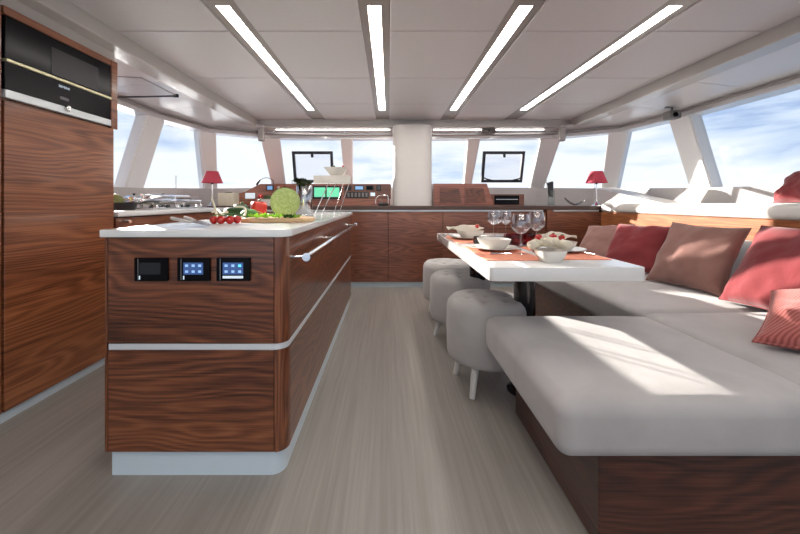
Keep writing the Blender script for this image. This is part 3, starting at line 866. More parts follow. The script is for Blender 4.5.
# ================================================================== opening portlights in the front glass
def hatch(label, cx, w, zc, h, y, slope):
    r = thing('portlight', label, 'portlight', (cx, y, zc - h / 2), 'opening portlights in the front windows')
    def pt(x, z, d): return Vector((cx + x, y + d - (z - zc) * slope, z))
    bm = bmesh.new()
    t = .036
    for a in ((-w / 2, -h / 2, w / 2, -h / 2 + t), (-w / 2, h / 2 - t, w / 2, h / 2), (-w / 2, -h / 2 + t, -w / 2 + t, h / 2 - t), (w / 2 - t, -h / 2 + t, w / 2, h / 2 - t)):
        x0, z0, x1, z1 = a
        hexa(bm, [pt(x0, zc + z0, 0), pt(x1, zc + z0, 0), pt(x1, zc + z1, 0), pt(x0, zc + z1, 0)],
             [pt(x0, zc + z0, .035), pt(x1, zc + z0, .035), pt(x1, zc + z1, .035), pt(x0, zc + z1, .035)])
    obj('frame', bm, 'hatch_frame', r)
    bm = bmesh.new()
    hexa(bm, [pt(-w / 2 + t, zc - h / 2 + t, .015), pt(w / 2 - t, zc - h / 2 + t, .015), pt(w / 2 - t, zc + h / 2 - t, .015), pt(-w / 2 + t, zc + h / 2 - t, .015)],
         [pt(-w / 2 + t, zc - h / 2 + t, .021), pt(w / 2 - t, zc - h / 2 + t, .021), pt(w / 2 - t, zc + h / 2 - t, .021), pt(-w / 2 + t, zc + h / 2 - t, .021)])
    obj('pane', bm, 'pane_hatch', r)
    bm = bmesh.new()
    a, b = pt(-.018, zc + h / 2 - .085, -.012), pt(.018, zc + h / 2 - .005, -.002)
    box_bm(a, b, .003, 1, bm)
    obj('handle', bm, 'hatch_frame', r)
    for sx in (-1, 1):
        bm = tube([pt(sx * (w / 2 - .015), zc - h / 2 + .07, -.01), pt(sx * (w / 2 - .07), zc - h / 2 + .045, -.015), pt(sx * (w / 2 - .14), zc - h / 2 + .03, -.01)], .009, 8)
        obj('latch', bm, 'hatch_frame', r, True)
    return r
SL = .28
hatch('black-framed opening portlight in the front window right of the column', 1.58, .575, 1.485, .42, 4.85, SL)
hatch('dark-framed opening portlight in the front window left of the column', -1.053, .56, 1.485, .42, 4.85, SL)

# small fixtures
for x, lb in ((-1.65, 'small grey blind bracket at the left end of the front ceiling beam'), (2.235, 'small grey blind bracket at the right end of the front ceiling beam')):
    r = thing('blind_bracket', lb, 'bracket', (x, 4.53, 1.79), 'blind brackets')
    obj('body', box_bm((x - .036, 4.49, 1.795), (x + .036, 4.56, 1.9595), .010, 3), 'beam', r, True)
    obj('end_cap', box_bm((x - .030, 4.496, 1.785), (x + .030, 4.554, 1.7945), .003, 1), 'header', r)
cs = thing('ceiling_sensor', 'grey rectangular sensor box on the window head above the right portlight', 'sensor', (1.32, 4.6, 1.90))
obj('body', box_bm((1.22, 4.585, 1.91), (1.40, 4.66, 1.966), .006, 2), 'grey_fix', cs)
obj('lens', tube([(1.31, 4.578, 1.938), (1.31, 4.588, 1.938)], .014, 14), 'black', cs, True)
# spotlight under the right outer ceiling
spx = Vector((2.79, 3.45, 1.93))
sp = thing('camera_mount', 'small grey swivel device hanging from the ceiling above the right windows', 'spotlight', spx)
obj('bracket', box_bm(spx + Vector((-.065, -.02, .0)), spx + Vector((.065, .02, .010)), .003, 1), 'grey_fix', sp)
obj('arm', tube([spx + Vector((0, 0, 0)), spx + Vector((0, 0, -.04))], .009, 10), 'grey_fix', sp, True)
bm = prism([(spx.x + a, spx.y + b) for a, b in ((-.06, -.05), (.05, -.05), (.062, .03), (.04, .06), (-.05, .05))], spx.z - .115, spx.z - .035, .012, 2)
obj('housing', bm, 'grey_fix', sp, True)
obj('lens', tube([spx + Vector((-.01, -.062, -.08)), spx + Vector((-.01, -.048, -.08))], .022, 16), 'black_gloss', sp, True)

# deck hatch in the left outer ceiling (tinted flap hanging slightly open)
dh = thing('ceiling_hatch', 'tinted hatch flap with dark edge in the left side ceiling', 'hatch', (-2.1, 2.9, 1.94))
q = [at(117, 77, 2.62), at(143, 78, 2.95), at(178, 96, 2.98), at(117, 97.5, 2.45)]
q = [Vector((-2.05, 2.62, 1.945)), Vector((-1.95, 2.95, 1.945)), Vector((-1.83, 3.06, 1.912)), Vector((-2.16, 2.62, 1.885))]
q = [at(108, 76, 2.60), at(142, 78, 2.66), at(177, 96, 2.98), at(108, 97.5, 2.58)]
bm = bmesh.new(); hexa(bm, q, [p + Vector((0, .0, .012)) for p in q])
obj('pane', bm, 'pane_hatch', dh)
obj('edge_bar', tube([q[3], q[2]], .007, 8), 'hatch_frame', dh, True)
obj('top_edge', tube([q[0], q[1], q[2]], .004, 8), 'header', dh, True)
obj('handle', box_bm(q[2] + Vector((-.03, -.01, -.012)), q[2] + Vector((.012, .01, .016)), .004, 2), 'black', dh)

# ================================================================== lamps
def lamp(label, loc, s=1.0):
    r = thing('table_lamp', label, 'lamp', loc, 'red table lamps')
    x, y, z = loc
    obj('base', lathe([(0, 0), (.055, 0), (.055, .006), (.03, .018), (.012, .05), (0, .05)], 28, c=loc), 'chrome', r, True)
    obj('stem', tube([(x, y, z + .045), (x, y, z + .29)], [.008, .006], 12), 'clear_glass' if False else 'chrome', r, True)
    obj('socket', tube([(x, y, z + .26), (x, y, z + .30)], .012, 12), 'black', r, True)
    obj('shade', lathe([(.118, .275), (.066, .415), (.064, .415), (.116, .275), (.118, .275)], 40, c=loc), 'lamp_red', r, True)
    return r
lamp('red-shaded table lamp on the far right corner counter', (2.49, 4.20, BC))
lamp('red-shaded table lamp at the far left corner by the galley', (-2.12, 4.20, BC))

# wine cooler / jar with black cloth, silver dish
jr = thing('glass_vase', 'clear glass vase holding a folded black napkin on the right counter', 'vase', (1.97, 4.25, BC))
obj('vessel', lathe([(0, 0), (.035, 0), (.038, .01), (.042, .19), (.039, .19), (.034, .012), (0, .01)], 28, c=(1.97, 4.25, BC)), 'clear_glass', jr, True)
bm = bmesh.new()
hexa(bm, [(1.945, 4.24, BC + .12), (1.99, 4.24, BC + .10), (1.99, 4.26, BC + .10), (1.945, 4.26, BC + .12)],
     [(1.92, 4.235, BC + .265), (1.99, 4.235, BC + .285), (1.99, 4.262, BC + .30), (1.92, 4.265, BC + .28)])
tag(obj('black_cloth', bm, 'black', None), 'folded black cloth standing in the clear glass vase', 'cloth')
ds = bmesh.new()
prev = None
for i in range(17):
    t = -1 + 2 * i / 16
    w = .05 * (1 - abs(t) ** 2.2) + .003
    z = .006 + .072 * abs(t) ** 2.0 * (1.15 if t < 0 else .75)
    ring = [ds.verts.new((2.24 + t * .125, 4.22 + u * w, BC + z + .018 * u * u)) for u in (-1, -.5, 0, .5, 1)]
    if prev:
        for k in range(4): ds.faces.new((prev[k], prev[k + 1], ring[k + 1], ring[k]))
    prev = ring
bmesh.ops.solidify(ds, geom=list(ds.faces), thickness=.005)
tag(obj('leaf_dish', ds, 'steel', None, True), 'boat-shaped silver dish on the right counter beside the lamp', 'dish')

# things at the left end of the helm counter
pt_ = thing('planter', 'off-white square pot behind the green pepper', 'pot', (-1.94, 4.25, BC))
obj('pot', prism([(-1.945 + a * .09, 4.25 + b * .08) for a, b in ((-1, -1), (1, -1), (1, 1), (-1, 1))], BC, BC + .155, .006, 2), 'cream', pt_)
hb_ = bmesh.new()
random.seed(9)
for k in range(16):
    a = random.uniform(0, 2 * PI); r_ = random.uniform(0, .04)
    blob((-1.945 + r_ * math.cos(a), 4.25 + r_ * math.sin(a), BC + .152 + random.uniform(0, .01)), (.014, .014, .008), k, .3, 2, 1, hb_)
obj('soil', hb_, 'herb', pt_, True)
vb = thing('serving_box', 'pale grey rectangular dish on the counter behind the cabbage', 'dish', (-1.52, 4.30, BC))
obj('body', box_bm((-1.60, 4.24, BC), (-1.44, 4.36, BC + .075), .006, 2), 'porcelain', vb)
obj('lid', box_bm((-1.605, 4.235, BC + .0755), (-1.435, 4.365, BC + .083), .003, 1), 'porcelain', vb)
tag(obj('radish', blob((-1.575, 4.28, BC + .083 + .031), (.033, .033, .031), 5, .05), 'tomato', None, True), 'round red radish on the pale dish behind the cabbage', 'radish')
tag(obj('olive_cluster', blob((-1.49, 4.29, BC + .083 + .025), (.045, .035, .025), 8, .5, 3), 'herb', None, True), 'small heap of dark green leaves beside the red radish', 'leaves')

# ================================================================== food on the island
# tomatoes on the vine
tc_ = [(-.80, 1.60), (-.762, 1.585), (-.722, 1.588), (-.705, 1.625), (-.778, 1.63), (-.742, 1.632)]
wh = ['at the left end of the vine', 'second along the front of the vine', 'third along the front of the vine', 'at the right end of the vine', 'at the back left of the vine', 'at the back middle of the vine']
for (x, y), w_ in zip(tc_, wh):
    r = thing('cherry_tomato', 'glossy red cherry tomato ' + w_, 'tomato', (x, y, IT), 'cherry tomatoes on the island')
    obj('fruit', lathe([(0, 0), (.008, .001), (.0165, .009), (.0195, .019), (.0165, .030), (.008, .0365), (0, .036)], 20, c=(x, y, IT)), 'tomato', r, True)
    cb = bmesh.new()
    for k in range(5):
        t = 2 * PI * k / 5
        tube([(x, y, IT + .037), (x + .008 * math.cos(t), y + .008 * math.sin(t), IT + .0385), (x + .015 * math.cos(t), y + .015 * math.sin(t), IT + .035)], [.0018, .0016, .0005], 5, cb)
    obj('calyx', cb, 'green_leaf', r)
tag(obj('tomato_vine', tube(curve_pts([(-.81, 1.615, IT + .040), (-.76, 1.61, IT + .047), (-.70, 1.61, IT + .043), (-.655, 1.62, IT + .028)], 6), .0022, 6), 'green_leaf', None, True), 'thin green vine stalk lying over the cherry tomatoes', 'vine')

# salad servers
def server(label, p0, p1, bowl):
    r = thing('salad_server', label, 'serving utensil', p0, 'salad servers')
    d = (p1 - p0)
    obj('handle', tube([p0, p0 + d * .3, p0 + d * .58], [.008, .0075, .005], 10), 'porcelain', r, True)
    n = Vector((-d.y, d.x, 0)).normalized()
    bm = bmesh.new()
    prev = None
    for i in range(9):
        t = .56 + .44 * i / 8
        u = (i / 8)
        w = .004 + bowl * math.sin(PI * min(1, max(0, (u - .2) / .9))) ** .7 if u > .2 else .004
        c = p0 + d * t
        ring = [bm.verts.new(c + n * w * k + Vector((0, 0, .004 * k * k))) for k in (-1, 0, 1)]
        if prev:
            for k in range(2): bm.faces.new((prev[k], prev[k + 1], ring[k + 1], ring[k]))
        prev = ring
    bmesh.ops.solidify(bm, geom=list(bm.faces), thickness=.0015)
    obj('head', bm, 'steel', r, True)
    return r
server('white-handled salad server, the nearer of two left of the tomatoes', Vector((-.994, 1.60, IT + .026)), Vector((-.715, 1.385, IT + .006)), .016)
server('white-handled salad server, the farther of two left of the tomatoes', Vector((-.985, 1.69, IT + .026)), Vector((-.790, 1.50, IT + .007)), .014)

# vegetables
def bell(name, label, x, y, z, w, h, mat, cat='pepper', tilt=0):
    r = thing(name, label, cat, (x, y, z))
    lob = lambda t, zz: 1 + .07 * math.cos(4 * t + .6) * (1 if zz > h * .1 else .6)
    obj('flesh', lathe([(0, .012), (w * .22, .004), (w * .36, 0), (w * .44, h * .15), (w * .49, h * .45), (w * .5, h * .7), (w * .42, h * .93), (w * .28, h), (w * .12, h * .95), (0, h * .90)], 40, c=(x, y, z), lobes=lob), mat, r, 60)
    obj('stem', tube(curve_pts([(x, y, z + h * .88), (x + .004, y, z + h * 1.05), (x + .016, y, z + h * 1.16)], 4), [.012] + [.006] * 7 + [.008], 10), 'green_leaf', r, True)
    return r
bell('red_pepper', 'glossy red bell pepper standing behind the chopping board', -.93, 2.50, IT, .115, .105, 'pepper_red')
bell('green_pepper', 'dark green bell pepper standing left of the red pepper', -1.00, 2.36, IT, .10, .085, 'green_dark')
cu = thing('cucumber', 'dark green courgette lying in front of the green pepper', 'vegetable', (-.86, 1.98, IT))
pts_ = curve_pts([(-.95, 2.02, IT + .034), (-.90, 2.00, IT + .036), (-.83, 1.985, IT + .036), (-.775, 1.98, IT + .030)], 5)
obj('flesh', tube(pts_, [.012, .022, .028, .031, .033, .034, .034, .034, .034, .034, .033, .032, .030, .026, .020, .010][:len(pts_)], 18), 'green_dark', cu, True)
obj('stem', tube([(-.945, 2.02, IT + .034), (-.965, 2.028, IT + .042)], [.010, .006], 8), 'green_leaf', cu, True)
tag(obj('green_pear', blob((-.765, 1.92, IT + .03), (.05, .042, .032), 11, .15), 'green_leaf', None, True), 'mottled green avocado between the courgette and the red pepper', 'avocado')
for i, (lb, c) in enumerate((('white spring onion curving left over the tomatoes', [(-1.02, 2.02, IT + .040), (-.94, 1.92, IT + .055), (-.86, 1.80, IT + .040), (-.80, 1.72, IT + .050)]),
                             ('white spring onion crossing upright behind the tomatoes', [(-.94, 1.86, IT + .115), (-.91, 1.83, IT + .07), (-.87, 1.77, IT + .02)]),
                             ('white spring onion curving down right over the courgette', [(-.84, 1.90, IT + .076), (-.77, 1.86, IT + .070), (-.74, 1.80, IT + .035), (-.752, 1.74, IT + .012)]))):
    r = thing('spring_onion', lb, 'vegetable', c[0], 'spring onions')
    p = curve_pts(c, 6)
    n_ = len(p)
    obj('stalk', tube(p, [.0045 + .0025 * (i_ / n_) for i_ in range(n_)], 8), 'onion_white', r, True)
    obj('bulb', blob(p[-1], (.010, .010, .010), i, .1, 2, 2), 'onion_white', r, True)
# board with cabbage and lettuce
bd = thing('chopping_board', 'pale wooden chopping board under the cabbage and lettuce', 'chopping board', (-.55, 1.85, IT))
bpl = []
for k in range(32):
    t = 2 * PI * k / 32
    c_, s_ = math.cos(t), math.sin(t)
    bpl.append((-.565 + .175 * math.copysign(abs(c_) ** .5, c_), 1.80 + .125 * math.copysign(abs(s_) ** .5, s_)))
obj('slab', prism(bpl, IT, IT + .020, .004, 2), 'board', bd, True)
gr_ = bmesh.new()
for k in range(32):
    a, b = Vector((bpl[k][0], bpl[k][1], 0)), Vector((bpl[(k + 1) % 32][0], bpl[(k + 1) % 32][1], 0))
    c0 = Vector((-.565, 1.80, 0))
    tube([c0 + (a - c0) * .9 + Vector((0, 0, IT + .0198)), c0 + (b - c0) * .9 + Vector((0, 0, IT + .0198))], .002, 5, gr_)
obj('juice_groove', gr_, 'board', bd)
cg = thing('cabbage', 'halved pale green cabbage standing cut side forward on the board', 'cabbage', (-.535, 1.86, IT + .02))
cx, cy, cz, cr_ = -.55, 1.85, IT + .0205 + .079, .079
bm = bmesh.new()
rings = []
for i in range(0, 11):
    ph = PI / 2 * i / 10
    rr, dy = cr_ * math.cos(ph), cr_ * .9 * math.sin(ph)
    if i == 10:
        rings.append([bm.verts.new((cx, cy + dy, cz))]); continue
    rings.append([bm.verts.new((cx + rr * math.cos(2 * PI * k / 40), cy + dy, cz + rr * math.sin(2 * PI * k / 40))) for k in range(40)])
for a, b in zip(rings, rings[1:]):
    for k in range(40):
        if len(b) == 1: bm.faces.new((a[k], a[(k + 1) % 40], b[0]))
        else: bm.faces.new((a[k], a[(k + 1) % 40], b[(k + 1) % 40], b[k]))
obj('outer_leaves', bm, 'cabbage_skin', cg, True)
bm = bmesh.new()
prev = None
cc = Vector((cx, cy - .001, cz))
for i in range(0, 15):
    rr = cr_ * .965 * i / 14
    if i == 0: ring = [bm.verts.new(cc)]
    else:
        ring = []
        for k in range(48):
            t = 2 * PI * k / 48
            d = -.002 - .004 * noise.noise(Vector((rr * 90, math.cos(t) * 1.5, math.sin(t) * 1.5))) * (1 if i < 14 else 0)
            ring.append(bm.verts.new((cx + rr * math.cos(t), cy + d, cz + rr * math.sin(t))))
    if prev:
        for k in range(48):
            if len(prev) == 1: bm.faces.new((prev[0], ring[k], ring[(k + 1) % 48]))
            else: bm.faces.new((prev[k], ring[k], ring[(k + 1) % 48], prev[(k + 1) % 48]))
    prev = ring
o = obj('cut_face', bm, 'cabbage_cut', cg, True)
random.seed(12)
lp = [(-.685, 1.76), (-.655, 1.735), (-.625, 1.765), (-.60, 1.73), (-.57, 1.765), (-.545, 1.735), (-.52, 1.76), (-.495, 1.74), (-.64, 1.80), (-.47, 1.77)]
wl_ = ['pale lettuce leaf at the left end of the board', 'pale lettuce leaf second from the left on the board', 'third lettuce leaf from the left, in the back row', 'lettuce leaf in front of the cabbage, left of centre',
      'bright green lettuce leaf right under the cabbage', 'lettuce leaf in front of the cabbage, at the centre', 'darker lettuce leaf right of centre under the cabbage', 'lettuce leaf near the right end of the board', 'lettuce leaf at the back left of the board', 'lettuce leaf at the right end of the board']
for i, ((x, y), lb) in enumerate(zip(lp, wl_)):
    bm = bmesh.new()
    n_ = 9
    g = [[None] * n_ for _ in range(n_)]
    ca, sa = math.cos(i * 1.3), math.sin(i * 1.3)
    for a in range(n_):
        for b in range(n_):
            u, v = -1 + 2 * a / (n_ - 1), -1 + 2 * b / (n_ - 1)
            q_ = 1 - .25 * abs(u * v)
            zz = .016 + .012 * (u * u + v * v) * .6 + .010 * noise.noise(Vector((u * 2 + i, v * 2, i * .7))) + .006 * math.sin(6 * u + i) * abs(v)
            X_, Y_ = u * .024 * q_, v * .020 * q_
            g[a][b] = bm.verts.new((x + X_ * ca - Y_ * sa, y + X_ * sa + Y_ * ca, IT + .020 + max(.0015, zz)))
    for a in range(n_ - 1):
        for b in range(n_ - 1): bm.faces.new((g[a][b], g[a + 1][b], g[a + 1][b + 1], g[a][b + 1]))
    bmesh.ops.solidify(bm, geom=list(bm.faces), thickness=-.0015)
    mn = min(v.co.z for v in bm.verts)
    bmesh.ops.translate(bm, verts=bm.verts, vec=(0, 0, IT + .0203 - mn))
    tag(obj('lettuce_leaf', bm, 'lettuce' if i not in (6, 7) else 'green_leaf', None, True), lb, 'lettuce', 'lettuce leaves on the board')
for i, (x, y) in enumerate(((-.84, 2.10), (-.80, 2.14))):
    tag(obj('mushroom', blob((x, y, IT + .022), (.030, .026, .022), 20 + i, .2), 'brown_food', None, True), ['small orange-brown mushroom behind the board, left of its twin', 'small orange-brown mushroom behind the board, right of its twin'][i], 'mushroom', 'mushrooms on the island')

# steel cooler with herbs
PX, PY = -.60, 2.48
sc_ = thing('steel_cooler', 'tall shiny steel cylinder with herbs behind the cabbage', 'container', (PX, PY, IT))
obj('cylinder', lathe([(0, 0), (.054, 0), (.056, .003), (.056, .215), (.054, .218), (.052, .216), (.052, .01), (0, .01)], 48, c=(PX, PY, IT)), 'cooler', sc_, True)
obj('base_ring', lathe([(.0565, .0), (.058, .002), (.058, .012), (.0565, .014)], 48, c=(PX, PY, IT)), 'steel', sc_, True)
hr = thing('herb_bunch', 'bunch of dusty green herbs sprouting from the steel cylinder', 'herbs', (PX, PY, IT + .2))
random.seed(21)
fb2 = bmesh.new(); sb2 = bmesh.new()
for k in range(26):
    a = random.uniform(0, 2 * PI); r_ = random.uniform(.01, .045); ext = random.uniform(1.0, 2.1)
    b0 = Vector((PX + r_ * .6 * math.cos(a), PY + r_ * .6 * math.sin(a), IT + .15))
    b1 = Vector((PX + r_ * ext * math.cos(a), PY + r_ * ext * math.sin(a), IT + .225 + random.uniform(.0, .035)))
    tube([b0, (b0 + b1) / 2 + Vector((0, 0, .01)), b1], .0012, 4, sb2)
    for j in range(7):
        c_ = b1 + Vector((random.uniform(-.016, .016), random.uniform(-.016, .016), random.uniform(-.012, .010)))
        ang = random.uniform(0, 2 * PI); L = random.uniform(.016, .028)
        d = Vector((math.cos(ang), math.sin(ang), random.uniform(-.5, .5))) * L; s_ = d.cross(Vector((0, 0, 1))).normalized() * L * .5
        vs = [fb2.verts.new(p) for p in (c_ - d, c_ + s_, c_ + d, c_ - s_)]
        fb2.faces.new(vs)
bmesh.ops.solidify(fb2, geom=list(fb2.faces), thickness=.0006)
f_ = obj('foliage', fb2, 'herb', hr); f_['kind'] = 'stuff'
s_ = obj('stems', sb2, 'green_leaf', hr); s_['kind'] = 'stuff'

# white box and funnel on slanted steel legs
KX, KY = -.50, 2.95
fm = thing('food_mill', 'grey-white box with funnel on four slanted steel legs, far end of island', 'kitchen tool', (KX, KY, IT))
def kz(py): return 1 - (py - 202) * KY / F
def kx(px): return (px - 389) * KY / F
obj('box', box_bm((kx(315), KY - .06, kz(183.5)), (kx(350), KY + .06, kz(176)), .003, 2), 'drum', fm)
bm = bmesh.new()
def rr_(x0, x1, hw, z): return [(x0, KY - hw, z), (x1, KY - hw, z), (x1, KY + hw, z), (x0, KY + hw, z)]
hexa(bm, rr_(kx(331), kx(343), .03, kz(175.9)), rr_(kx(325.5), kx(347), .06, kz(168.5)))
obj('funnel', bm, 'drum', fm)
obj('funnel_rim', box_bm((kx(325.3), KY - .062, kz(168.4)), (kx(347.2), KY + .062, kz(167.6))), 'drum', fm)
for (a, b, yy) in ((329.5, 317, -.045), (337, 323.6, -.045), (342.6, 334, .045), (348.5, 339, .045)):
    obj('leg', tube([(kx(a), KY + yy, kz(183.6)), (kx(b), KY + yy - .05, IT + .001)], .0038, 8), 'chrome', fm, True)
obj('tie_bar', tube([(kx(330), KY - .050, kz(192)), (kx(332), KY - .048, kz(192))], .003, 6), 'chrome', fm)
tag(obj('red_berry', blob((kx(343.5), KY - .03, kz(167.5) + .007), (.009, .009, .008), 2, .1, 2, 2), 'tomato', None, True), 'tiny red berry on the rim of the funnel', 'berry')
tag(obj('green_berry', blob((kx(334), KY - .03, kz(167.5) + .007), (.016, .012, .007), 3, .2, 2, 2), 'herb', None, True), 'small dark green sprig on the funnel beside the red berry', 'herb')

# ================================================================== stools
def stool(label, loc, rz):
    r = thing('round_stool', label, 'stool', (0, 0, 0), 'tufted round stools along the table')
    # body drum
    rad, z0, z1 = .213, .155, .475
    prof = [(0, z0), (rad - .03, z0), (rad - .008, z0 + .008), (rad, z0 + .03), (rad + .003, (z0 + z1) / 2), (rad, z1 - .045), (rad - .006, z1 - .022), (rad - .022, z1 - .004), (rad - .04, z1)]
    obj('body', lathe(prof, 56), 'stool', r, 70, world=False)
    bm = bmesh.new()
    btn = [(0, 0)] + [(.115 * math.cos(PI / 3 * k), .115 * math.sin(PI / 3 * k)) for k in range(6)]
    def zt(x, y):
        rr = math.hypot(x, y)
        z = z1 + .014 * (1 - (rr / rad) ** 3) - .003
        for bx, by in btn:
            d = math.hypot(x - bx, y - by)
            z -= .009 * math.exp(-(d / .016) ** 2) + .005 * math.exp(-(d / .045) ** 2)
        # folds between buttons
        for i, (ax, ay) in enumerate(btn[1:]):
            cx_, cy_ = btn[1 + (i + 1) % 6]
            for (p, q) in (((0, 0), (ax, ay)), ((ax, ay), (cx_, cy_)), ((ax, ay), (ax * 1.75, ay * 1.75))):
                vx, vy = q[0] - p[0], q[1] - p[1]
                t = max(0, min(1, ((x - p[0]) * vx + (y - p[1]) * vy) / (vx * vx + vy * vy)))
                d = math.hypot(x - p[0] - t * vx, y - p[1] - t * vy)
                z -= .0022 * math.exp(-(d / .008) ** 2)
        return z
    prev = None
    NR, NA = 22, 72
    for i in range(NR + 1):
        rr = (rad - .02) * i / NR
        ring = [bm.verts.new((0, 0, zt(0, 0)))] if i == 0 else [bm.verts.new((rr * math.cos(2 * PI * k / NA), rr * math.sin(2 * PI * k / NA), zt(rr * math.cos(2 * PI * k / NA), rr * math.sin(2 * PI * k / NA)) if i < NR else z1 - .006)) for k in range(NA)]
        if prev:
            for k in range(NA):
                if len(prev) == 1: bm.faces.new((prev[0], ring[k], ring[(k + 1) % NA]))
                else: bm.faces.new((prev[k], ring[k], ring[(k + 1) % NA], prev[(k + 1) % NA]))
        prev = ring
    cu_ = obj('seat_cushion', bm, 'stool', r, 80, world=False)
    for bx, by in btn:
        obj('button', lathe([(0, .004), (.007, .003), (.010, 0), (.007, -.003), (0, -.004)], 12, c=(bx, by, z1 - .012)), 'stool', cu_, True, world=False)
    for k in range(4):
        t = PI / 4 + PI / 2 * k
        x, y = .145 * math.cos(t), .145 * math.sin(t)
        obj('leg', tube([(x * 1.28, y * 1.28, 0), (x, y, .157)], [.014, .022], 16), 'white_paint', r, True, world=False)
    r.location = loc; r.rotation_euler = (0, 0, rz)
    return r
st0 = stool('nearest tufted grey round stool, next to the chaise end of the sofa', (.535, 1.928, 0), math.radians(8))
dup(st0, (.515, 2.55, 0), 'middle tufted grey round stool of the three at the table', math.radians(20))
dup(st0, (.515, 3.08, 0), 'farthest tufted grey round stool, nearest the low back cabinet', math.radians(5))

# ================================================================== table
TZ = .745
tb = thing('dining_table', 'white glossy dining table on dark chrome pedestals between stools and sofa', 'table', (.70, 2.1, 0))
tpl = []
def rrect(x0, x1, y0, y1, r, n=6):
    p = []
    for cx_, cy_, t0 in ((x1 - r, y0 + r, -PI / 2), (x1 - r, y1 - r, 0), (x0 + r, y1 - r, PI / 2), (x0 + r, y0 + r, PI)):
        for k in range(n + 1):
            t = t0 + PI / 2 * k / n
            p.append((cx_ + r * math.cos(t), cy_ + r * math.sin(t)))
    return p
obj('tabletop', prism(rrect(.392, 1.006, 1.363, 2.86, .02), TZ - .055, TZ, .003, 2), 'table_top', tb, True)
for (x, y, r_) in ((.72, 1.86, .055), (.62, 2.45, .055)):
    p_ = obj('pedestal', lathe([(0, .0), (.09, 0), (.09, .008), (.03 + r_, .012), (r_, .03), (r_, .60), (r_ + .012, .602), (r_ + .012, .622), (r_ * .6, .624), (r_ * .6, TZ - .056), (0, TZ - .056)], 40, c=(x, y, 0)), 'black_chrome', tb, True)
    obj('collar', lathe([(r_ + .0125, .601), (r_ + .016, .604), (r_ + .016, .620), (r_ + .0125, .623)], 40, c=(x, y, 0)), 'chrome', p_, True)
    obj('clamp_lever', tube([(x + r_, y - .03, .615), (x + r_ + .06, y - .05, .635)], .005, 8), 'chrome', p_, True)

# place mats
def mat_(label, x0, x1, y0, y1):
    m_ = obj('place_mat', prism(rrect(x0, x1, y0, y1, .008, 3), TZ, TZ + .003), 'coral', None)
    tag(m_, label, 'place mat', 'coral place mats on the table')
mat_('coral place mat under the nearest left plate', .425, .685, 1.52, 1.98)
mat_('coral place mat under the far left plate', .425, .685, 2.16, 2.62)
mat_('coral place mat under the right-hand plate', .735, .985, 1.54, 1.98)

def plate(label, x, y, r_, z):
    r = thing('dinner_plate', label, 'plate', (x, y, z), 'white dinner plates')
    obj('plate', lathe([(0, .0), (r_ * .5, 0), (r_ * .58, .003), (r_, .014), (r_, .0165), (r_ * .6, .006), (0, .005)], 48, c=(x, y, z)), 'porcelain', r, True)
    obj('foot_ring', lathe([(r_ * .42, 0), (r_ * .48, 0), (r_ * .48, .002), (r_ * .42, .002)], 32, c=(x, y, z)), 'porcelain', r)
    return r
def sq_bowl(label, x, y, z, w, h, rot=.0, group='white square bowls'):
    r = thing('square_bowl', label, 'bowl', (x, y, z), group)
    def ring(s, zz, n=32):
        o_ = []
        for k in range(n):
            t = 2 * PI * k / n
            c_, s2 = math.cos(t), math.sin(t)
            px_, py_ = s * math.copysign(abs(c_) ** .45, c_), s * math.copysign(abs(s2) ** .45, s2)
            o_.append((x + px_ * math.cos(rot) - py_ * math.sin(rot), y + px_ * math.sin(rot) + py_ * math.cos(rot), z + zz))
        return o_
    bm = bmesh.new(); prev = None
    secs = [(.001, .0), (w * .30, 0), (w * .33, .004), (w * .45, h * .6), (w * .5, h), (w * .485, h), (w * .43, h * .6), (w * .30, .008), (.001, .008)]
    for s_, zz in secs:
        rg = [bm.verts.new(p) for p in ring(s_, zz)]
        if prev:
            for k in range(32): bm.faces.new((prev[k], prev[(k + 1) % 32], rg[(k + 1) % 32], rg[k]))
        prev = rg
    obj('bowl', bm, 'porcelain', r, True)
    return r
PZ = TZ + .0032
plate('white dinner plate on the nearest left place mat, bowl on it', .556, 1.86, .125, PZ)
sq_bowl('empty white square bowl on the nearest left plate', .556, 1.86, PZ + .0062, .155, .052, .1)
plate('white dinner plate on the far left place mat', .553, 2.42, .135, PZ)
sq_bowl('white bowl on the far left plate holding folded napkins', .56, 2.42, PZ + .0062, .16, .05, .3)
plate('white dinner plate on the right-hand place mat beside the sofa', .885, 1.80, .115, PZ)
sq_bowl('white bowl on the right-hand plate holding white napkins', .875, 1.80, PZ + .0062, .14, .045, .2)
sq_bowl('white square bowl nearest the table edge heaped with white petals', .69, 1.50, TZ, .115, .05, .05)

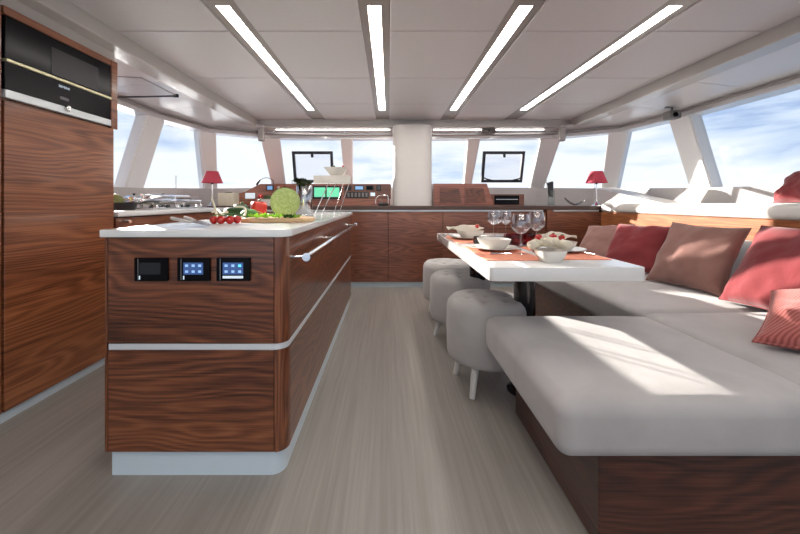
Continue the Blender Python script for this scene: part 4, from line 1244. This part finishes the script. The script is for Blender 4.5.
def crumple(name, label, cat, c, s, mat, seed, group=None, parent=None):
    bm = blob(c, s, seed, .75, 1.7, 3)
    mn = min(v.co.z for v in bm.verts)
    o = obj(name, bm, mat, parent, 60)
    if label: tag(o, label, cat, group)
    return o
def napkin(label, c, L, W_, seed, tilt):
    """folded cloth: wavy strip with thickness"""
    bm = bmesh.new(); n1, n2 = 12, 7; g = []
    ca, sa = math.cos(tilt), math.sin(tilt)
    for i in range(n1):
        row = []
        for j in range(n2):
            u, v = -1 + 2 * i / (n1 - 1), -1 + 2 * j / (n2 - 1)
            x = u * L / 2 * (1 - .1 * v * v); y = v * W_ / 2 * (1 - .35 * (u > 0) * u)
            z = .018 * (1 - u * u) * math.cos(v * 2.2) + .008 * math.sin(3 * v + 2 * u + seed) + .012 * noise.noise(Vector((u * 1.6, v * 1.6, seed)))
            row.append(bm.verts.new((c[0] + x * ca - y * sa, c[1] + x * sa + y * ca, c[2] + z + .02)))
        g.append(row)
    for i in range(n1 - 1):
        for j in range(n2 - 1): bm.faces.new((g[i][j], g[i + 1][j], g[i + 1][j + 1], g[i][j + 1]))
    bmesh.ops.solidify(bm, geom=list(bm.faces), thickness=.008)
    tag(obj('napkin', bm, 'napkin', None, 60), label, 'napkin', 'folded white napkins')
napkin('cream napkin folded long over the far left bowl, pointing left', (.53, 2.42, PZ + .050), .26, .13, 1, .15)
napkin('cream napkin folded upright on the right-hand bowl', (.87, 1.80, PZ + .055), .17, .12, 4, -.3)
napkin('cream napkin bunched at the back of the right-hand bowl', (.915, 1.93, PZ + .045), .15, .09, 7, .5)
# petals on the near bowl, flowers
random.seed(5)
for i in range(7):
    x = .625 + .022 * i + random.uniform(-.006, .006); y = 1.505 + random.uniform(-.025, .03)
    tag(obj('petal_ball', blob((x, y, TZ + .070 + .012 * math.sin(PI * i / 6)), (.025, .026, .021), i, .5, 2.5, 2), 'cream', None, 70), ['leftmost', 'second', 'third', 'fourth', 'fifth', 'sixth', 'rightmost'][i] + ' creamy rose head from the left in the square bowl nearest the edge', 'flower', 'creamy roses in the near bowl')
for i, (x, y, z, lb) in enumerate(((.655, 1.53, TZ + .102, 'red strawberry left on the heaped near bowl'), (.725, 1.55, TZ + .104, 'red strawberry middle on the heaped near bowl'), (.755, 1.53, TZ + .098, 'small red strawberry right on the heaped near bowl'), (.60, 2.38, PZ + .088, 'red flower head on top of the far left napkin'))):
    r = thing('strawberry' if i < 3 else 'red_flower', lb, 'fruit' if i < 3 else 'flower', (x, y, z - .013))
    obj('flesh' if i < 3 else 'petals', blob((x, y, z), (.013, .012, .011), i, .7, 2.2, 3), 'red_food', r, 70)
    obj('calyx', blob((x + .004, y + .002, z + .013), (.007, .007, .003), i, .5, 3, 1), 'green_leaf', r)

# wine glasses
def wine_glass(label, x, y, h, wb_):
    r = thing('wine_glass', label, 'wine glass', (x, y, TZ), 'wine glasses on the table')
    rb = wb_ / 2
    hb = h * .50
    out = [(rb * .05 + .003, hb), (rb * .45, hb + h * .035), (rb * .85, hb + h * .12), (rb, hb + h * .20), (rb * .93, hb + h * .34), (rb * .74, h)]
    inn = [(r_ - .0012, z + .0012) for r_, z in out]; inn[-1] = (out[-1][0] - .0012, h)
    obj('bowl', lathe(out + list(reversed(inn)), 40, c=(x, y, TZ)), 'wine_glass', r, True)
    obj('stem', lathe([(.0035, .006), (.003, h * .25), (.0035, hb)], 12, c=(x, y, TZ)), 'wine_glass', r, True)
    obj('foot', lathe([(0, .0), (.034, 0), (.034, .0015), (.010, .004), (.0035, .007)], 32, c=(x, y, TZ)), 'wine_glass', r, True)
    return r
wine_glass('nearest wine glass, left of the near pair on the table', .640, 1.70, .198, .092)
wine_glass('wine glass right of the near pair, just behind the nearest', .775, 1.84, .205, .088)
wine_glass('left wine glass of the far trio', .735, 2.46, .19, .088)
wine_glass('middle wine glass of the far trio, set a little behind', .815, 2.62, .19, .080)
wine_glass('right wine glass of the far trio', .835, 2.50, .19, .082)
# red glass bowls
for x, y, lb in ((.728, 2.04, 'dark red glass bowl between the near plate and the wine glasses'), (.83, 2.10, 'dark red glass bowl partly hidden behind the near wine glasses')):
    fac = lambda t, z: 1 + .05 * math.cos(9 * t)
    tag(obj('red_bowl', lathe([(0, 0), (.025, 0), (.048, .022), (.056, .045), (.052, .068), (.049, .068), (.052, .045), (.044, .024), (.022, .006), (0, .006)], 54, c=(x, y, TZ), lobes=fac), 'red_glass', None, 60), lb, 'bowl', 'red glass bowls')
# napkin roll with black ring
nr = thing('napkin_roll', 'dark grey rolled napkin with black end behind the near plate', 'napkin', (.64, 2.12, TZ))
obj('roll', tube([(.525, 2.12, TZ + .024), (.76, 2.16, TZ + .024)], [.022, .020], 20), 'dark_grey', nr, True)
obj('ring', tube([(.520, 2.119, TZ + .025), (.540, 2.1225, TZ + .025)], .0245, 24), 'black', nr, True)
# cutlery
def cutlery(name, label, p, ang, L=.2, fork=False):
    r = thing(name, label, 'cutlery', p, 'table cutlery')
    d = Vector((math.cos(ang), math.sin(ang), 0)); n = Vector((-d.y, d.x, 0)); p = Vector(p) + Vector((0, 0, .0032))
    obj('handle', tube([p, p + d * L * .3, p + d * L * .55], [.005, .0045, .003], 8), 'chrome', r, True)
    bm = bmesh.new()
    if fork:
        for k in (-1.5, -.5, .5, 1.5):
            tube([p + d * L * .72 + n * k * .005, p + d * L + n * k * .005], .0013, 5, bm)
        hexa(bm, [p + d * L * .54 - n * .003, p + d * L * .54 + n * .003, p + d * L * .73 + n * .009, p + d * L * .73 - n * .009],
             [q_ + Vector((0, 0, .002)) for q_ in (p + d * L * .54 - n * .003, p + d * L * .54 + n * .003, p + d * L * .73 + n * .009, p + d * L * .73 - n * .009)])
        obj('tines', bm, 'chrome', r)
    else:
        pl = [p + d * L * .54 - n * .004, p + d * L * .9 - n * .008, p + d * L, p + d * L * .9 + n * .004, p + d * L * .54 + n * .004]
        hexa(bm, pl, [q_ + Vector((0, 0, .0015)) for q_ in pl])
        obj('blade', bm, 'chrome', r)
cutlery('table_knife', 'steel knife lying in front of the nearest left plate', (.485, 1.675, PZ + .002), .03, .19)
cutlery('table_fork', 'steel fork lying right of the nearest left plate', (.705, 1.66, TZ + .001), 1.35, .18, True)
cutlery('table_knife', 'steel knife on the table right of the right-hand plate', (.96, 1.63, TZ + .005), 1.75, .2)
cutlery('table_fork', 'steel fork left of the right-hand plate beside the near bowl', (.755, 1.60, PZ + .002), 1.45, .18, True)

# ================================================================== sofa
def cushion(a, b, bev, seg=6, crown=.012):
    t = bmesh.new()
    x0, y0, z0 = a; x1, y1, z1 = b
    n = 14
    bmesh.ops.create_cube(t, size=1)
    bmesh.ops.scale(t, verts=t.verts, vec=(x1 - x0, y1 - y0, z1 - z0))
    bmesh.ops.bevel(t, geom=list(t.edges), offset=bev, segments=seg, affect='EDGES', profile=.5)
    bmesh.ops.translate(t, verts=t.verts, vec=((x0 + x1) / 2, (y0 + y1) / 2, (z0 + z1) / 2))
    big = [f for f in t.faces if f.normal.z > .99]
    bmesh.ops.subdivide_edges(t, edges=list({e for f in big for e in f.edges if e.calc_length() > .2}), cuts=10, use_grid_fill=True)
    for v in t.verts:
        u = (v.co.x - x0) / (x1 - x0) * 2 - 1; w = (v.co.y - y0) / (y1 - y0) * 2 - 1
        if v.co.z > (z0 + z1) / 2:
            v.co.z += crown * (1 - u ** 4) * (1 - w ** 4) + .003 * noise.noise(v.co * 5)
    return t
sf = thing('sofa', 'grey L-shaped sofa with walnut base and deep chaise in the foreground', 'sofa', (1.5, 2.0, 0))
SZ0, SZ1 = .288, .45
o = obj('chaise_cushion', cushion((.465, .953, SZ0), (1.262, 1.71, SZ1), .042), 'sofa', sf, 60)
obj('corner_cushion', cushion((1.266, .953, SZ0), (2.20, 1.765, SZ1), .042), 'sofa', sf, 60)
obj('side_cushion', cushion((1.266, 1.770, SZ0), (2.20, 3.2, SZ1), .042), 'sofa', sf, 60)
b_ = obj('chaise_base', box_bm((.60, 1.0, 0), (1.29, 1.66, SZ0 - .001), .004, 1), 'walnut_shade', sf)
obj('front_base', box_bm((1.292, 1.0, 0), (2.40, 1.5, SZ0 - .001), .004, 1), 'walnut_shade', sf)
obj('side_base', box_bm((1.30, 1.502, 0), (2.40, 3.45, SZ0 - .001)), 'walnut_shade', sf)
for y0, y1 in ((.96, 1.76), (1.77, 2.55), (2.56, 3.40)):
    bm = cushion((2.20, y0, .455), (2.43, y1, .74), .05, 5, 0)
    for v in bm.verts: v.co.x += (.74 - v.co.z) * -.10 + (v.co.z - .45) * .1
    obj('back_cushion', bm, 'back_blue', sf, 60)
# wooden ledge behind the sofa and its padded top
lg = thing('sofa_ledge', 'wooden panel ledge behind the sofa with white padded top', 'ledge', (2.6, 2.4, 0))
obj('wood_panel', box_bm((2.455, .6, .02), (2.60, 4.055, .885), .003, 1), 'oak', lg)
obj('padded_top', cushion((2.44, .6, .886), (2.985, 4.055, .985), .04, 5, .004), 'pad', lg, 60)

# ------------------------------------------------ throw pillows
def pillow(label, bl, br, tl, tr, th, mat, seed, group='throw pillows on the sofa', floor_z=.466):
    bl, br, tl, tr = map(Vector, (bl, br, tl, tr))
    ctr = (bl + br + tl + tr) / 4
    n = (br - bl + tr - tl).cross(tl - bl + tr - br).normalized()
    if n.dot(ctr - Vector((0, 0, 1))) > 0: n = -n
    base = (bl + br) / 2
    r = thing('throw_pillow', label, 'pillow', base, group)
    bm = bmesh.new(); N = 26
    sides = []
    for sgn in (1, -1):
        g = []
        for i in range(N + 1):
            row = []
            for j in range(N + 1):
                u, v = -1 + 2 * i / N, -1 + 2 * j / N
                # edges drawn in between the corners
                uu = u * (1 - .075 * (1 - v * v)); vv = v * (1 - .075 * (1 - u * u))
                p = (bl * (1 - uu) * (1 - vv) + br * (1 + uu) * (1 - vv) + tl * (1 - uu) * (1 + vv) + tr * (1 + uu) * (1 + vv)) / 4
                hgt = th / 2 * (max(0, (1 - u * u)) * max(0, (1 - v * v))) ** .42
                wv = noise.noise(Vector((u * 1.8 + seed, v * 1.8, seed * 1.3))) * .018 + noise.noise(Vector((u * 4 + seed, v * 4, 3))) * .006
                crease = .006 * math.sin(9 * (abs(u) - abs(v)) + seed) * (abs(u) * abs(v)) ** .5
                edge = min(1, hgt / (th * .25)) if th else 0
                row.append(bm.verts.new(p + n * sgn * (hgt + (wv + crease) * edge)))
            g.append(row)
        for i in range(N):
            for j in range(N):
                f = (g[i][j], g[i + 1][j], g[i + 1][j + 1], g[i][j + 1])
                bm.faces.new(f if sgn > 0 else tuple(reversed(f)))
    bmesh.ops.remove_doubles(bm, verts=bm.verts, dist=.0002)
    lift = max(0, floor_z - min(v.co.z for v in bm.verts))
    bmesh.ops.translate(bm, verts=bm.verts, vec=(0, 0, lift))
    rim = []
    for (a, b, c, d, fx) in ((bl, br, tl, tr, 0),):
        M_ = 24
        for k in range(M_): rim.append((-1 + 2 * k / M_, -1))
        for k in range(M_): rim.append((1, -1 + 2 * k / M_))
        for k in range(M_): rim.append((1 - 2 * k / M_, 1))
        for k in range(M_): rim.append((-1, 1 - 2 * k / M_))
    pp = []
    for u, v in rim + rim[:1]:
        uu = u * (1 - .075 * (1 - v * v)); vv = v * (1 - .075 * (1 - u * u))
        pp.append((bl * (1 - uu) * (1 - vv) + br * (1 + uu) * (1 - vv) + tl * (1 - uu) * (1 + vv) + tr * (1 + uu) * (1 + vv)) / 4)
    obj('cover', bm, mat, r, 80)
    pp = [p + Vector((0, 0, lift)) for p in pp]
    obj('piping', tube(pp, .0035, 6, caps=False), mat, r, True)
    return r
pillow('light tan pillow farthest along the sofa, behind the table corner', (1.74, 3.30, .47), (1.96, 3.02, .47), (1.93, 3.38, .77), (2.19, 3.12, .80), .17, 'tan_light', 3)
pillow('dark red pillow between the two tan pillows', (1.76, 2.92, .47), (1.95, 2.52, .47), (1.97, 3.00, .815), (2.16, 2.62, .815), .17, 'maroon', 7)
pillow('large brown-tan pillow in the middle of the sofa', (1.76, 2.40, .468), (1.87, 1.96, .468), (1.97, 2.43, .86), (2.07, 2.00, .85), .17, 'tan', 1)
pillow('large deep red pillow partly sunlit at the right edge', (1.81, 1.92, .468), (1.80, 1.44, .468), (2.13, 2.0, .865), (2.13, 1.50, .87), .18, 'maroon_red', 5)
pillow('striped salmon pillow lying in front of the deep red pillow', (1.35, 1.30, .468), (1.62, 1.02, .475), (1.66, 1.52, .60), (1.88, 1.20, .66), .13, 'salmon', 9)
pillow('dark red pillow on the white ledge under the right windows', (2.70, 2.46, .995), (2.66, 2.12, .995), (2.79, 2.44, 1.18), (2.78, 2.14, 1.27), .14, 'maroon', 11, None, .992)

# sloping white wedge on the starboard counter corner, giving a pale diagonal band
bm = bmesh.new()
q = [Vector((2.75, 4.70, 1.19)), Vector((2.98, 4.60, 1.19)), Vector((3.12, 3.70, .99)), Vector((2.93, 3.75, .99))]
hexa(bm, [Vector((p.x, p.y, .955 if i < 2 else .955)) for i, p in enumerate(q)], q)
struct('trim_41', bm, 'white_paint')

# ================================================================== guard rail outside
for i, (x, y, lb) in enumerate(((3.10, 6.9, 'steel guard-rail post outside the right front window'), (4.05, 6.9, 'steel guard-rail post outside the right corner window'), (-4.20, 6.9, 'steel guard-rail post outside the left window'))):
    r = thing('guard_post', lb, 'post', (x, y, 1.02), 'guard rail posts outside')
    obj('post', tube([(x, y, 1.02), (x, y, 1.52)], .013, 10), 'steel', r, True)
    obj('foot', lathe([(0, 0), (.04, 0), (.035, .012), (.014, .02)], 16, c=(x, y, 1.02)), 'steel', r, True)
